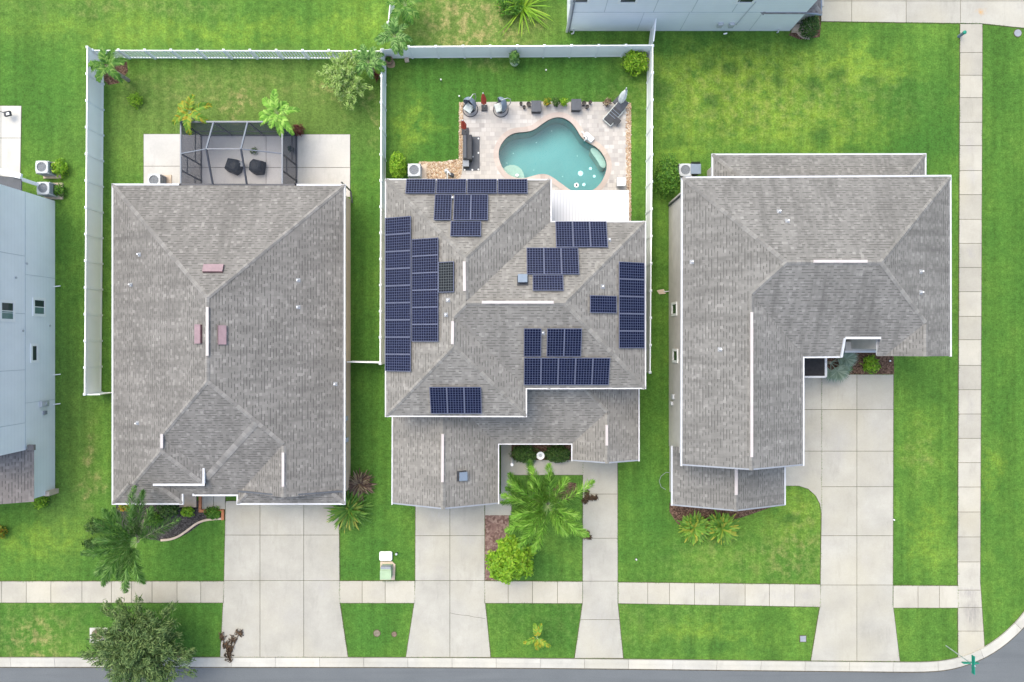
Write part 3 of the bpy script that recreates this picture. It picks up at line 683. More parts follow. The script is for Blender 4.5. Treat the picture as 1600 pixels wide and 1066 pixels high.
# ---- left house (single storey, hipped)
hl = thing('house', 'single-storey house with a plain grey hip roof, pink roof vents and a screened patio behind', 'house', W(357, 540))
e = 3.1
xw, xe, yn = WX(176, e), WX(538.5, e), WY(289, e)
LM = Vol(xw, WY(773, e), xe, yn, e); yq = WY(787, e)
LN = Vol(xw, WY(757, 3.85), WX(318, 3.85), -2.0, e, 'WES', zz={'W': e, 'E': 3.82, 'S': 3.82})
LQ = Vol(xw, yq, WX(285, e), -4.0, e, 'WES')
LR = Vol(WX(371, e), WY(777, 4.5), xe, -2.0, e, 'WE')
LS = Vol(WX(371, e), yq, xe, -6.0, e, 'WES')
roofL = Roof([LN, LQ, LR, LS, LM]); ro = roofL.build(hl, MT['shL'], MT['capL'])
walls(hl, [inset(LM, 0.34), (xw+0.34, yq+0.4, WX(285, e)-0.4, -5), (WX(371, e)+0.4, yq+0.4, xe-0.34, -5)], MT['beige'], e)
soffit(hl, [LM, LQ, LS])
gable(hl, LR, WY(777, 4.5)+0.06, MT['charl'], zb=3.3); 
gutter(hl, [(176, 289), (176, 787.5), (285.5, 787.5), (285.5, 758)], e, wd=0.105); gutter(hl, [(538.5, 290), (538.5, 787.5), (371, 787.5), (371, 774), (302, 774), (302, 759)], e, wd=0.105)
gutter(hl, [(176, 288.5), (281, 288.5)], e); gutter(hl, [(281.5, 288.5), (462, 289)], e, m=MT['bronze']); gutter(hl, [(462, 289), (539, 289.5)], e)
gutter(hl, [(241, 757.5), (318.5, 757.5), (318.5, 724)], 3.84, wd=0.14, ht=0.16)
for a, b in (((325, 480), (325, 556)), ((254, 678), (254, 700)), ((443, 707), (443, 760))): on_roof_box(hl, 'ridge_vent', roofL, a, b, 0.165, 0.07, MT['vent'], 0.05)
for c, d in (((334, 420), (1.25, 0.5)), ((311, 522), (0.46, 1.18)), ((347.5, 523.5), (0.46, 1.18))):
    p, pl = roofL.hit(*c); ee, uu, nn = plane_axes(pl); M_ = Matrix((ee, uu, nn)).transposed(); dd = d if abs(ee.x) > 0.5 else (d[1], d[0])
    o = MB().box(p+nn*0.13, (dd[0], dd[1], 0.03), M=M_).build('roof_vent', MT['pink'], hl); MB().box(p+nn*0.055+uu*0.03, (dd[0]-0.02, dd[1]+0.02, 0.11), M=M_).build('vent_base', MT['pinkd'], o)
pipes(hl, roofL, [(218, 398), (205, 445), (466, 438), (466, 480), (215, 661), (524, 600)])
cb = MB(); pa, pla = roofL.hit(401, 660); pb, plb = roofL.hit(322, 748); strip(cb, Vector(pa[:2]), Vector(pb[:2]), pla, pla, 0.2); cb.build('valley_strip', MT['capL'], ro)
# east wall details
for (x, y, h_, nm) in ((545, 650, 1.4, 'meter_box'), (546, 683, 1.2, 'junction_box')):
    MB().box((xe-0.28, WY(y), h_), (0.14, 0.3, 0.4)).build(nm, MT['acw'], hl, bevel=0.02)
MB().bar((xe-0.26, WY(300), 0.3), (xe-0.26, WY(300), 2.9), 0.08).bar((xe-0.26, WY(300), 0.3), (WX(551), WY(318), 0.12), 0.08).build('downspout', MT['bronze'], hl)
# garage door and porch floor on the street side
MB().box((WX(440), yq+0.37, 1.1), (4.9, 0.06, 2.15)).build('garage_door', MT['white'], hl)
MB().box((WX(294, 0), WY(768), 0.04), (1.2, 2.2, 0.08)).build('porch_floor', MT['tan'], hl)

# ---- middle house (two storeys, solar panels)
hm = thing('house', 'two-storey grey-roofed house covered in blue solar panels beside the swimming pool', 'house', W(805, 540))
e2, e1 = 5.6, 2.7
MA = V((603, 280.5, 860, 607), e2); MC = V((603, 346.5, 1008, 607), e2); MBv = V((603, 360, 822, 650.5), e2)
MBv.pl[0] = MA.pl[0]
roofM = Roof([MBv, MA, MC]); roofM.build(hm, MT['shM'], MT['capM'])
x0 = MA.r[0]
wr = [inset(MA), inset(MC), inset(MBv)]; walls(hm, wr, MT['cream'], e2); soffit(hm, [MA, MC, MBv])
MD = V((613, 500, 998, 693.5), e1, 'SEW'); MD = Vol(MD.r[0], MD.r[1], MD.r[2], MC.r[1]+0.46, e1, 'SEW')
ME = V((893.5, 600, 998, 720.5), e1, 'EW'); ME = Vol(ME.r[0], ME.r[1], ME.r[2], -4.2, e1, 'EW')
MF = V((613, 600, 778.5, 787.5), e1, 'EW'); MF = Vol(MF.r[0], MF.r[1], MF.r[2], -4.0, e1, 'EW')
roofm = Roof([MF, ME, MD]); roofm.build(hm, MT['shM'], MT['capM'])
walls(hm, [(MD.r[0]+0.4, MD.r[1]+0.4, MD.r[2]-0.4, MD.r[3]-0.2), (ME.r[0]+0.35, ME.r[1]+0.35, ME.r[2]-0.4, -4), (MF.r[0]+0.4, MF.r[1]+0.35, MF.r[2]-0.4, -4)], MT['cream'], e1); soffit(hm, [MD, ME, MF])
for v in (ME, MF): gable(hm, v, v.r[1]+0.3, MT['cream']); rake(hm, v, v.r[1]+0.05, MT['grey'])
gutter(hm, [(602.5, 281), (602.5, 650.5), (822.5, 651), (822.5, 607.5), (1008.5, 607), (1008.5, 346.5), (861, 346.5), (861, 281), (602.5, 280.5)], e2, m=MT['grtr'], wd=0.075)
gutter(hm, [(613, 653), (612.5, 788)], e1, m=MT['grtr'], wd=0.075); gutter(hm, [(998.5, 609), (998.5, 720)], e1, m=MT['grtr'], wd=0.075); gutter(hm, [(779, 787), (779, 694), (893.5, 694), (893.5, 720)], e1, m=MT['grtr'], wd=0.075)
for a, b in (((725.5, 409), (726, 455)), ((753, 472.5), (865, 472.5)), ((707.5, 502), (707, 538))): on_roof_box(hm, 'ridge_vent', roofM, a, b, 0.165, 0.07, MT['vent'], 0.05)
for a, b in (((692, 678), (691.5, 753)), ((947.7, 664), (947.7, 696))): on_roof_box(hm, 'ridge_vent', roofm, a, b, 0.165, 0.07, MT['vent'], 0.05)
pipes(hm, roofM, [(700, 469), (697, 492), (951.5, 375), (941.5, 448), (707.5, 310), (848, 520)])
for rf, c in ((roofM, (816.5, 438)), (roofm, (722, 743.5))):
    p, pl = rf.hit(*c); ee, uu, nn = plane_axes(pl); M_ = Matrix((ee, uu, nn)).transposed()
    o = MB().box(p+nn*0.26, (0.56, 0.54, 0.05), M=M_).build('attic_fan', MT['bluegrey'], hm); MB().cyl(p+nn*-0.05, p+nn*0.23, 0.30, n=16).box(p+nn*0.03+uu*0.04, (0.66, 0.64, 0.06), M=M_).build('fan_base', MT['char'], o)
# solar panels
PL_, PS_ = 1.825, 1.045
fr = MB()
for sx in (-1, 1): fr.box((sx*(PL_/2-0.02), 0, 0.002), (0.034, PS_, 0.05))
for sy in (-1, 1): fr.box((0, sy*(PS_/2-0.02), 0.0015), (PL_-0.07, 0.034, 0.05))
def solar_mesh(m):
    b = MB(); b.add([(-PL_/2+.03, -PS_/2+.03, 0.018), (PL_/2-.03, -PS_/2+.03, 0.018), (PL_/2-.03, PS_/2-.03, 0.018), (-PL_/2+.03, PS_/2-.03, 0.018), (-PL_/2+.03, -PS_/2+.03, -0.02), (PL_/2-.03, -PS_/2+.03, -0.02), (PL_/2-.03, PS_/2-.03, -0.02), (-PL_/2+.03, PS_/2-.03, -0.02)],
                    [(0, 1, 2, 3), (7, 6, 5, 4)]); b.uv = [[(0, 0), (1, 0), (1, 1), (0, 1)], [(0, 0)]*4]
    o = b.build('solar_panel', m, hm, world=False); f = fr.build('frame', MT['frame'], o, world=False); return o
proto = solar_mesh(MT['solar']); protob = solar_mesh(MT['solarb']); used = [False]
LIST = [(x, 293.2, 'e') for x in (657.7, 705.5, 753.3, 801)]+[(x, 326, 'u') for x in (692.3, 722.5, 749.2)]+[(728, 359.3, 'e')]
LIST += [(623.6, 353+26.75*i, 'u') for i in range(9)]+[(665.8, 386.6+26.75*i, 'u') for i in range(6)]+[(698.8, 433.3, 'b')]
LIST += [(x, 368, 'u') for x in (881.4, 908.3, 935)]+[(x, 409.7, 'u') for x in (836.3, 863.3, 890.4)]+[(856, 443.6, 'e')]
LIST += [(x, 534, 'u') for x in (832, 867.8, 894.7)]+[(x, 579, 'u') for x in (831.9, 858.5, 885.2, 911.9, 938.6)]
LIST += [(985.2, 423.4+26.85*i, 'u') for i in range(5)]+[(941, 475.7, 'u')]+[(x, 624, 'u') for x in (685.6, 712.3, 739)]
for (x, y, k) in LIST:
    p, pl = roofM.hit(x, y, 6.5); ee, uu, nn = plane_axes(pl)
    a, b = (uu, -ee) if k == 'u' else (ee, uu)
    M4 = Matrix((a, b, nn)).transposed().to_4x4(); M4.translation = p+nn*0.14-Vector(hm.location)
    if k == 'b': o = protob
    elif not used[0]: o = proto; used[0] = True
    else:
        o = proto.copy(); col.objects.link(o); o.parent = hm; c = proto.children[0].copy(); col.objects.link(c); c.parent = o
    o.matrix_local = M4
# ribbed patio cover
x0, x1, y0, y1 = WX(861.5, 2.75), WX(981.5, 2.75), WY(301, 2.75), MC.r[3]-0.5
pc = MB().box(((x0+x1)/2, (y0+y1)/2, 2.75), (x1-x0, abs(y1-y0), 0.09)).build('patio_roof', MT['ribbed'], hm)
MB().box(((x0+x1)/2, y0+0.05, 2.72), (x1-x0+0.1, 0.14, 0.18)).box((x1, (y0+y1)/2, 2.715), (0.08, abs(y1-y0)-0.2, 0.17)).build('fascia', MT['pwhite'], pc)
for x in (x0+0.2, (x0+x1)/2, x1-0.2): MB().cyl((x, y0-0.2, 0), (x, y0-0.2, 2.7), 0.06).build('patio_post', MT['white'], hm)
for v, x, wdt in ((MF, WX(703), 4.4), (ME, WX(938), 2.3)): MB().box((x, v.r[1]+0.33, 1.1), (wdt, 0.06, 2.15)).build('garage_door', MT['white'], hm)
MB().cyl((WX(800), WY(716), 0), (WX(800), WY(716), 2.6), 0.1).build('porch_column', MT['white'], hm)

# ---- right house (two storeys, L-shaped)
hr = thing('house', 'two-storey L-shaped grey-roofed house on the corner beside the long concrete driveway', 'house', W(1270, 480))
RG = V((1066, 277, 1485, 556.5), e2); RI = V((1065.5, 300, 1255, 727.5), e2, 'EW'); RI.pl[0] = RG.pl[0]; RI = RI
RI.r = (RG.r[0], RI.r[1], RI.r[2], 3.0)
RJ = V((1382, 480, 1485, 556.5), e2, 'EW'); RJ.r = (RJ.r[0], RJ.r[1], RG.r[2], 4.0)
cut = (WX(1314.5, e2), RG.r[1]-0.1, WX(1369.5, e2), WY(529.5, e2+0.3))
roofR = Roof([RI, RJ, RG], [cut]); roofR.build(hr, MT['shR'], MT['capR'])
g = RG.r
walls(hr, [(g[0]+0.45, cut[3]+0.15, g[2]-0.45, g[3]-0.45), (RI.r[0]+0.45, RI.r[1]+0.35, RI.r[2]-0.45, 3), (WX(1255, e2), g[1]+0.4, cut[0]-0.1, cut[3]+0.3), (cut[2]+0.1, g[1]+0.4, g[2]-0.45, cut[3]+0.3)], MT['stucco'], e2)
mb = MB()
for i, (a, b, c, d) in enumerate(((g[0], cut[3]+0.02, g[2], g[3]), (RI.r[0], RI.r[1], RI.r[2], 3.0), (RI.r[2]-0.5, g[1], cut[0], cut[3]+0.1), (cut[2], g[1], g[2], cut[3]+0.1))): mb.box(((a+c)/2, (b+d)/2, e2-0.10-0.004*i), (c-a-0.08, d-b-0.08, 0.05))
mb.build('soffit', MT['white'], hr)
for v in (RI, RJ): gable(hr, v, v.r[1]+0.3, MT['stucco'])
rake(hr, RI, RI.r[1]+0.05, MT['grey'])
gutter(hr, [(1065.5, 277.5), (1485, 274.8), (1485.5, 556)], e2, wd=0.105); gutter(hr, [(1065.5, 277.5), (1064.5, 727)], e2, wd=0.105); gutter(hr, [(1255.5, 727), (1255.5, 558.5), (1314, 558), ], e2, wd=0.095)
zc = e2+0.4; MB().bar((cut[0]-0.03, g[1]-0.05, e2+0.02), (cut[0]-0.03, cut[3]+0.05, zc+0.04), 0.13, 0.2).bar((cut[0], cut[3]+0.05, zc+0.03), (cut[2], cut[3]+0.05, zc+0.03), 0.14, 0.2).build('recess_trim', MT['white'], hr)
for a, b in (((1270, 408.7), (1354, 408.7)), ((1173.7, 488), (1173.7, 714))): on_roof_box(hr, 'ridge_vent', roofR, a, b, 0.165, 0.07, MT['vent'], 0.05)
pipes(hr, roofR, [(1217, 330.5), (1230, 345.5), (1081, 409.5), (1438.5, 424.5), (1438.5, 457), (1125, 546)])
# lower roofs
RK = V((1050, 690, 1226, 790), e1, 'EW'); RK.r = (RK.r[0], RK.r[1], RK.r[2], WY(697.5, e1))
RL = V((1113, 241.5, 1446, 300), e1, 'NEW'); RL.r = (RL.r[0], g[3]-0.5, RL.r[2], RL.r[3])
roofk = Roof([RK]); roofk.build(hr, MT['shR'], MT['capR']); roofl = Roof([RL]); roofl.build(hr, MT['shR'], MT['capR'])
walls(hr, [(RK.r[0]+0.45, RK.r[1]+0.35, RK.r[2]-0.4, -7.0), (RL.r[0]+0.4, g[3]-0.6, RL.r[2]-0.4, RL.r[3]-0.4)], MT['stucco'], e1); soffit(hr, [RK, RL])
gable(hr, RK, RK.r[1]+0.3, MT['stucco']); rake(hr, RK, RK.r[1]+0.05, MT['grey'])
on_roof_box(hr, 'ridge_vent', roofk, (1149.5, 733), (1149.5, 773), 0.19, 0.07, MT['vent'], 0.05)
gutter(hr, [(1049.8, 698), (1049.8, 789)], e1, wd=0.105); gutter(hr, [(1226.5, 729), (1226.5, 788)], e1, wd=0.095); gutter(hr, [(1113, 278), (1113, 241.5), (1446, 241), (1446, 277)], e1, wd=0.105)
Xw = g[0]+0.45
for (px, py, w_, h_) in ((1054, 483, 0.45, 1.15), (1055.5, 556, 0.45, 1.1)):
    c = wallpt_x(px, py, Xw); window(hr, c, (0, -1, 0), (0, 0, 1), 0.62, h_, split=False)
for py, z, sz in ((617, 1.5, 0.34), (628, 1.1, 0.26)): MB().box((Xw-0.07, WY(py), z), (0.14, sz, 0.45)).build('meter_box', MT['acw'], hr, bevel=0.02)
MB().bar((Xw-0.06, g[3]-0.7, 0.2), (Xw-0.06, g[3]-0.7, 5.4), 0.09).build('downspout', MT['bronze'], hr)
# entry recess: low stuccoed bay and the dark flat roof over the door
bx0, bx1 = WX(1321, 2.2), WX(1368, 2.2); MB().box(((bx0+bx1)/2, (WY(534, 2.2)+WY(549, 2.2))/2, 1.1), (bx1-bx0, abs(WY(534, 2.2)-WY(549, 2.2)), 2.2)).build('entry_bay', MT['stucco'], hr)
MB().box(((bx0+bx1)/2, WY(549.5, 2.2), 2.16), (bx1-bx0+0.1, 0.14, 0.16)).build('bay_sill', MT['white'], hr)
dx0, dx1, dy0, dy1 = WX(1257, 2.9), WX(1290, 2.9), WY(589, 2.9), WY(556, 2.9)
o = MB().box(((dx0+dx1)/2, (dy0+dy1)/2, 2.8), (dx1-dx0, dy1-dy0, 0.1)).build('entry_roof', MT['dark'], hr)
MB().box((dx1, (dy0+dy1)/2, 2.86), (0.14, dy1-dy0, 0.2)).box(((dx0+dx1)/2, dy0, 2.858), (dx1-dx0-0.02, 0.12, 0.19)).build('fascia', MT['white'], o)
MB().cyl((dx1-0.1, dy0+0.1, 0), (dx1-0.1, dy0+0.1, 2.75), 0.09).build('porch_column', MT['white'], hr)

# ---- blue-grey neighbour on the left edge
hn = thing('house', 'tall pale blue-grey sided house cut off by the left edge of the photo', 'house', (-38, 1, 0))
X = -32.13
MB().box((X-6, (9.85-7.2)/2, 3.1), (12, 17.05, 6.2)).build('wall', MT['blue'], hn); MB().box((X-6, -8.9, 1.3), (12, 3.4, 2.6)).build('wall', MT['blue'], hn)
NU = Vol(X-12.4, -7.6, X+0.4, 10.25, 6.2); roofN = Roof([NU]); roofN.build(hn, MT['shN'], MT['capL'])
NK = Vol(X-9.0, WY(784, e1), X+0.42, -7.15, e1, 'EW'); Roof([NK]).build(hn, MT['shN'], MT['capL']); MB().box((X+0.30, -7.05, 2.78), (0.42, 0.36, 0.2)).build('return_roof', MT['shN'], hn)
gable(hn, NK, NK.r[1]+0.3, MT['blue'])
tr = MB(); tr.box((X+0.008, 1.3, 2.95), (0.02, 17.0, 0.05))
for y in (5.6, 1.8, -1.9, -5.4): tr.box((X+0.007, y, 4.5), (0.018, 0.04, 3.1))
for y in (4.4, -4.1): tr.box((X+0.007, y, 1.5), (0.018, 0.03, 2.9))
tr.build('siding_joint', MT['bluej'], hn)
MB().box((X+0.02, -10.52, 0.5), (0.5, 0.32, 1.0)).build('corner_plinth', MT['tan'], hn)
for (px, py, w_, h_, sp) in ((11, 486, 1.05, 1.0, True), (61, 480, 0.95, 0.95, True), (53.5, 552, 0.95, 0.42, False)):
    window(hn, wallpt_x(px, py, X), (0, 1, 0), (0, 0, 1), w_, h_ if sp else 0.45, split=sp) if sp else window(hn, wallpt_x(px, py, X), (0, 1, 0), (0, 0, 1), 0.95, 0.42, split=False)
c = wallpt_x(67, 631, X); o = MB().box(c+Vector((0.1, 0, 0)), (0.2, 0.4, 0.75)).build('meter_box', MT['acw'], hn, bevel=0.03); MB().cyl(c+Vector((0.2, 0, -0.1)), c+Vector((0.3, 0, -0.1)), 0.12).build('meter', MT['galv'], o)
c = wallpt_x(69, 645, X); MB().box(c+Vector((0.06, 0, 0)), (0.12, 0.25, 0.3)).build('junction_box', MT['grey'], hn)
for py, L in ((448, 2.1), (586, 0.4), (632, 0.5)): a = wallpt_x(84, py, X); MB().bar(a, a+Vector((0.45, 0.05, -0.02)), 0.06).build('drain_pipe', MT['pwhite'], hn)
for px, py in ((41, 412), (24, 434), (35, 517), (77, 509)): MB().cyl(wallpt_x(px, py, X), wallpt_x(px, py, X)+Vector((0.08, 0, 0)), 0.07, n=10).build('wall_vent', MT['acw'], hn)
c = [(-1, 258), (29, 276.5), (29, 300), (-1, 300)]
lan = MB().prism([(-36, 11.2), (X-0.55, 10.85), (X-0.55, 9.9), (-36, 9.9)], 2.45, 2.55).build('lanai_roof', MT['charl'], hn)
MB().bar((-36, 11.75, 2.6), (X-0.5, 10.95, 2.6), 0.34, 0.2).build('fascia', MT['blue2'], lan)
MB().box((X-0.62, 10.8, 1.25), (0.2, 0.2, 2.5)).build('lanai_post', MT['blue2'], hn)

# ---- pale blue neighbour at the top edge
ht = thing('house', 'pale blue sided house with a grey porch roof cut off by the top edge', 'house', (11, 27, 0))
Y = WY(48.5); xl, xr = WX(886), WX(1234)
MB().box(((xl+xr)/2, Y+6, 3.0), (xr-xl, 12, 6.0)).build('wall', MT['blue2'], ht)
Roof([Vol(xl-0.4, Y-0.3, xr+0.4, Y+12.4, 6.0)]).build(ht, MT['shN'], MT['capL'])
MB().box((xl-0.02, Y-0.06, 2.9), (0.14, 0.14, 5.8)).build('corner_board', MT['white'], ht); MB().box((xl+0.15, Y-0.05, 2.9), (0.08, 0.08, 5.8)).build('downspout', MT['grey'], ht)
PV = Vol(WX(1190, 2.7), WY(22, 2.7), WX(1283.5, 2.7), WY(-60, 2.7), 2.7, 'SEW'); Roof([PV]).build(ht, MT['shN'], MT['capL']); soffit(ht, [PV]); gutter(ht, [(1200, 13), (1283, 22.5), (1283, -20)], 2.7, m=MT['bluegrey'])
MB().box((WX(1262, 1.2), WY(30, 1.2)+1.2, 1.3), (0.9, 2.0, 2.6)).build('porch_wall', MT['stucco'], ht)
MB().box((WX(1251), WY(46), 0.15), (1.3, 0.5, 0.3)).build('step', MT['tan'], ht)
tr = MB(); tr.box(((xl+xr)/2, Y-0.008, 2.75), (xr-xl-0.3, 0.02, 0.05))
for px in (936, 1008, 1064, 1124): tr.box((WX(px), Y-0.007, 3.9), (0.04, 0.018, 2.2))
for px in (995, 1062, 1170): tr.box((WX(px)*1.0, Y-0.007, 1.4), (0.03, 0.018, 2.6))
tr.build('siding_joint', MT['bluej'], ht)
for px in (907, 983, 1168): window(ht, wallpt_y(px, -4, Y), (1, 0, 0), (0, 0, 1), 0.95, 1.15, split=False)
for px, py in ((1125, 38), (1143, 38)): c = wallpt_y(px, py, Y); MB().box(c+Vector((0, -0.09, 0)), (0.34, 0.18, 0.5)).build('meter_box', MT['acw'], ht, bevel=0.03)
c1, c2 = wallpt_y(1150, 38, Y), wallpt_y(1181, 2, Y); MB().bar(c1+Vector((0, -0.05, 0)), c2+Vector((0, -0.05, 0)), 0.035).build('conduit', MT['acw'], ht)
MB().tube([W(1131, 53, 0), W(1132, 53, 0.5), W(1136, 52, 0.5)], 0.05).build('water_valve', MT['pwhite'], ht)
MB().tube([wallpt_y(897, 47, Y)+Vector((0, -0.02, 0)), W(896, 52, 0.3), W(893, 53, 0.1)], 0.05).build('drain_pipe', MT['white'], ht)
MB().tube([wallpt_y(1217, 46, Y)+Vector((0, -0.02, 0)), W(1216, 50, 0.3), W(1214, 51, 0.1)], 0.05).build('drain_pipe', MT['white'], ht)

# ------------------------------------------------------------------ fences
def fence(label, a, b, h_=1.8, kind='solid', sp=1.85, ends=(True, True), h_start=None):
    A, B = W(*a), W(*b); L = (B-A).length; n = max(1, round(L/sp)); d = (B-A).normalized()
    root = thing('fence', label, 'fence', (A+B)/2); nrm = Vector((-d.y, d.x, 0))
    for i in range(n+1):
        if (i == 0 and not ends[0]) or (i == n and not ends[1]): continue
        p = A+(B-A)*(i/n); hh = h_ if not (h_start and i == 0) else h_start
        rz = math.atan2(d.y, d.x); o = MB().box((p.x, p.y, hh/2+0.04), (0.13, 0.13, hh+0.08), rz).build('post', MT['vinylcap'], root)
        s_ = 0.085; z = hh+0.08; M_ = Matrix.Rotation(rz, 3, 'Z')
        pts = [M_@Vector((x*s_, y*s_, 0))+Vector((p.x, p.y, z)) for x, y in ((-1, -1), (1, -1), (1, 1), (-1, 1))]+[Vector((p.x, p.y, z+0.08))]
        MB().add(pts, [(0, 1, 4), (1, 2, 4), (2, 3, 4), (3, 0, 4), (3, 2, 1, 0)]).build('post_cap', MT['vinylcap'], o)
    for i in range(n):
        p = A+(B-A)*(i/n)+d*0.07; q = A+(B-A)*((i+1)/n)-d*0.07; mb = MB(); mid = (p+q)/2; Lq = (q-p).length; rz = math.atan2(d.y, d.x)
        if h_start and i == 0:
            t = 0.02; mb.add([p+nrm*t, q+nrm*t, q+nrm*t+Vector((0, 0, h_)), p+nrm*t+Vector((0, 0, h_start)), p-nrm*t, q-nrm*t, q-nrm*t+Vector((0, 0, h_)), p-nrm*t+Vector((0, 0, h_start))],
                             [(0, 1, 2, 3), (7, 6, 5, 4), (3, 2, 6, 7), (0, 3, 7, 4), (1, 5, 6, 2)])
        elif kind == 'solid':
            mb.box((mid.x, mid.y, h_/2+0.02), (Lq, 0.045, h_-0.06), rz); 
            for z in (h_-0.01, 0.12): mb.box((mid.x, mid.y, z), (Lq, 0.075, 0.12), rz)
        else:
            for z in (0.14, h_-0.06): mb.box((mid.x, mid.y, z), (Lq, 0.06, 0.11), rz)
            m = int(Lq/0.20)
            for k in range(m): u = p+(q-p)*((k+0.5)/m); mb.box((u.x, u.y, h_/2), (0.105, 0.035, h_-0.2), rz)
        mb.build('panel', MT['vinyl'], root)
    return root
fence('long solid white vinyl fence on the left side of the screened-patio yard', (162.5, 92), (158.5, 613), 1.85)
fence('short white vinyl fence return from the long left fence to the left house', (158.5, 613.8), (181, 613.5), 1.7, sp=2.0, ends=(False, False))
fence('white picket fence with open gaps along the back of the left yard', (163, 91.5), (602, 92.5), 1.35, 'picket', ends=(True, False))
fence('solid white fence standing between the left house and the solar-panelled house', (603, 94), (601, 567), 1.6)
fence('short white fence joining the left house to the fence by the solar panels', (600, 565.5), (549, 564.5), 1.6, sp=3.0, ends=(False, False))
fence('solid white fence along the back of the pool yard', (604, 91), (1012, 88.5), 1.8, ends=(True, False), h_start=1.35)
fence('solid white fence on the right side of the pool yard', (1011.5, 89), (1007.5, 580), 1.8)
fence('white fence end running from the pool yard corner up to the pale blue house', (1012.5, 84), (1017, 45), 1.8, sp=1.8, ends=(False, True))
fence('leaning strip of white picket fence beside the palms at the top edge', (612, 50), (619, -25), 1.35, 'picket', ends=(True, True))

# ------------------------------------------------------------------ plants
def leaf(mb, c, n, d, L, wd):
    """one folded leaf: 4 points diamond"""
    s = n.cross(d)
    if s.length < 1e-3: s = Vector((1, 0, 0))
    s.normalize(); a = c-d*L*0.5; b = c+d*L*0.5
    mb.add([a, c+s*wd*0.5-n*0.0, b, c-s*wd*0.5], [(0, 1, 2, 3)])
def rvec(r): 
    while True:
        v = Vector((r.uniform(-1, 1), r.uniform(-1, 1), r.uniform(-1, 1)))
        if 0.01 < v.length < 1: return v.normalized()
def leafball(mb, c, rx, ry, rz, n, L, wd, r, lump=0.45, inner=0.45, freq=2.2, droop=0.0, rad=None):
    off = Vector((r.uniform(-9, 9), r.uniform(-9, 9), r.uniform(-9, 9))); c = Vector(c)
    for _ in range(n):
        d = rvec(r)
        if d.z < -0.4: d.z = -d.z
        k = 1.0-lump+lump*(1+mnoise.noise(d*freq+off))*0.9
        t = k*(inner+(1-inner)*r.random()**0.5)
        p = c+Vector((d.x*rx, d.y*ry, d.z*rz))*t
        nn = (d*0.7+Vector((0, 0, 0.5))+rvec(r)*0.8).normalized(); dd = rvec(r)+(rad or Vector((0, 0, 0))); dd = (dd-nn*dd.dot(nn)); dd.z -= droop
        if dd.length < 0.05: continue
        leaf(mb, p, nn, dd.normalized(), L*r.uniform(0.7, 1.3), wd*r.uniform(0.7, 1.3))
def shrub(px, py, rp, h_, label, m, n=900, L=0.16, wd=0.09, ry=None, name='shrub', cat='shrub', seed=0, lump=0.45, group=None, inner=0.45):
    r = random.Random(int(px*7+py*13+seed)); k = S*(H-h_*0.6)/H; root = thing(name, label, cat, W(px, py), 0, group); c = W(px, py, h_*0.55); c2 = Vector((c.x, c.y, h_*0.42))
    st = MB()
    for i in range(5): a = r.uniform(0, 6.28); st.cyl((c.x, c.y, 0), (c.x+math.cos(a)*rp*k*0.4, c.y+math.sin(a)*rp*k*0.4, h_*0.55), 0.03, 0.012, 5)
    root.location = (c.x, c.y, 0); st.build('stem', MT['bark'], root)
    mb = MB(); leafball(mb, c2, rp*k, (ry or rp)*k, h_*0.55, n, L, wd, r, lump=lump, inner=inner); mb.build('foliage', m, root)
    return root
def frond(mb, base, az, L, el, droop, n=26, ll=0.55, wd=0.035, tip=0.25, sweep=0.6, twist=0.0, r=RND, rach=0.03, bushy=False, rm=None):
    p = Vector(base); pts = []; N_ = 14
    for i in range(N_+1):
        t = i/N_; e_ = el-droop*t**1.2; d = Vector((math.cos(az)*math.cos(e_), math.sin(az)*math.cos(e_), math.sin(e_))); pts.append((p.copy(), d)); p = p+d*(L/N_)
        az += twist/N_
    for (a, da), (b, db) in zip(pts, pts[1:]):
        s = Vector((0, 0, 1)).cross(da).normalized()*rach*(1-0.6*pts.index((a, da))/N_); (rm or mb).add([a-s, a+s, b+s*0.9, b-s*0.9]+([a+Vector((0, 0, -0.02)), b+Vector((0, 0, -0.02))] if rm else []), [(0, 1, 2, 3)]+([(1, 0, 4), (2, 5, 3), (0, 3, 5, 4), (1, 4, 5, 2)] if rm else []))
    for i in range(n):
        t = 0.12+0.88*(i+0.5)/n; f = t*N_; k = min(N_-1, int(f)); a, d = pts[k]; b, _ = pts[k+1]; q = a+(b-a)*(f-k)
        side = Vector((0, 0, 1)).cross(d).normalized(); upv = d.cross(side).normalized()
        l_ = ll*(math.sin(math.pi*min(1, t*0.85+0.12))**0.6)*r.uniform(0.85, 1.1)
        if bushy:
            for q_ in range(5):
                a_ = r.uniform(-0.6, 3.74); dr = (side*math.cos(a_)+upv*math.sin(a_)*0.75+d*(0.35+0.45*t+r.uniform(-.1, .2))).normalized(); ln_ = l_*r.uniform(0.55, 0.9); e2_ = q+dr*ln_+Vector((0, 0, -0.12*ln_))
                wv = d.cross(dr)
                if wv.length < 1e-3: continue
                wv = wv.normalized()*wd; m_ = q+dr*ln_*0.5; mb.add([q, m_+wv, e2_, m_-wv], [(0, 1, 2, 3)])
            continue
        for sg in (-1, 1):
            dr = (side*sg*(1-0.35*t)+d*(sweep+0.5*t)+upv*(0.28+r.uniform(-0.25, 0.2))).normalized(); dr2 = (dr+Vector((0, 0, -0.55))).normalized()
            m_ = q+dr*l_*0.55; e2_ = m_+dr2*l_*0.45; wv = d.cross(dr).cross(dr).normalized()*wd if d.cross(dr).length > 1e-3 else upv*wd
            mb.add([q-wv*0.6, q+wv*0.6, m_+wv, m_-wv, e2_], [(0, 1, 2, 3), (3, 2, 4)])
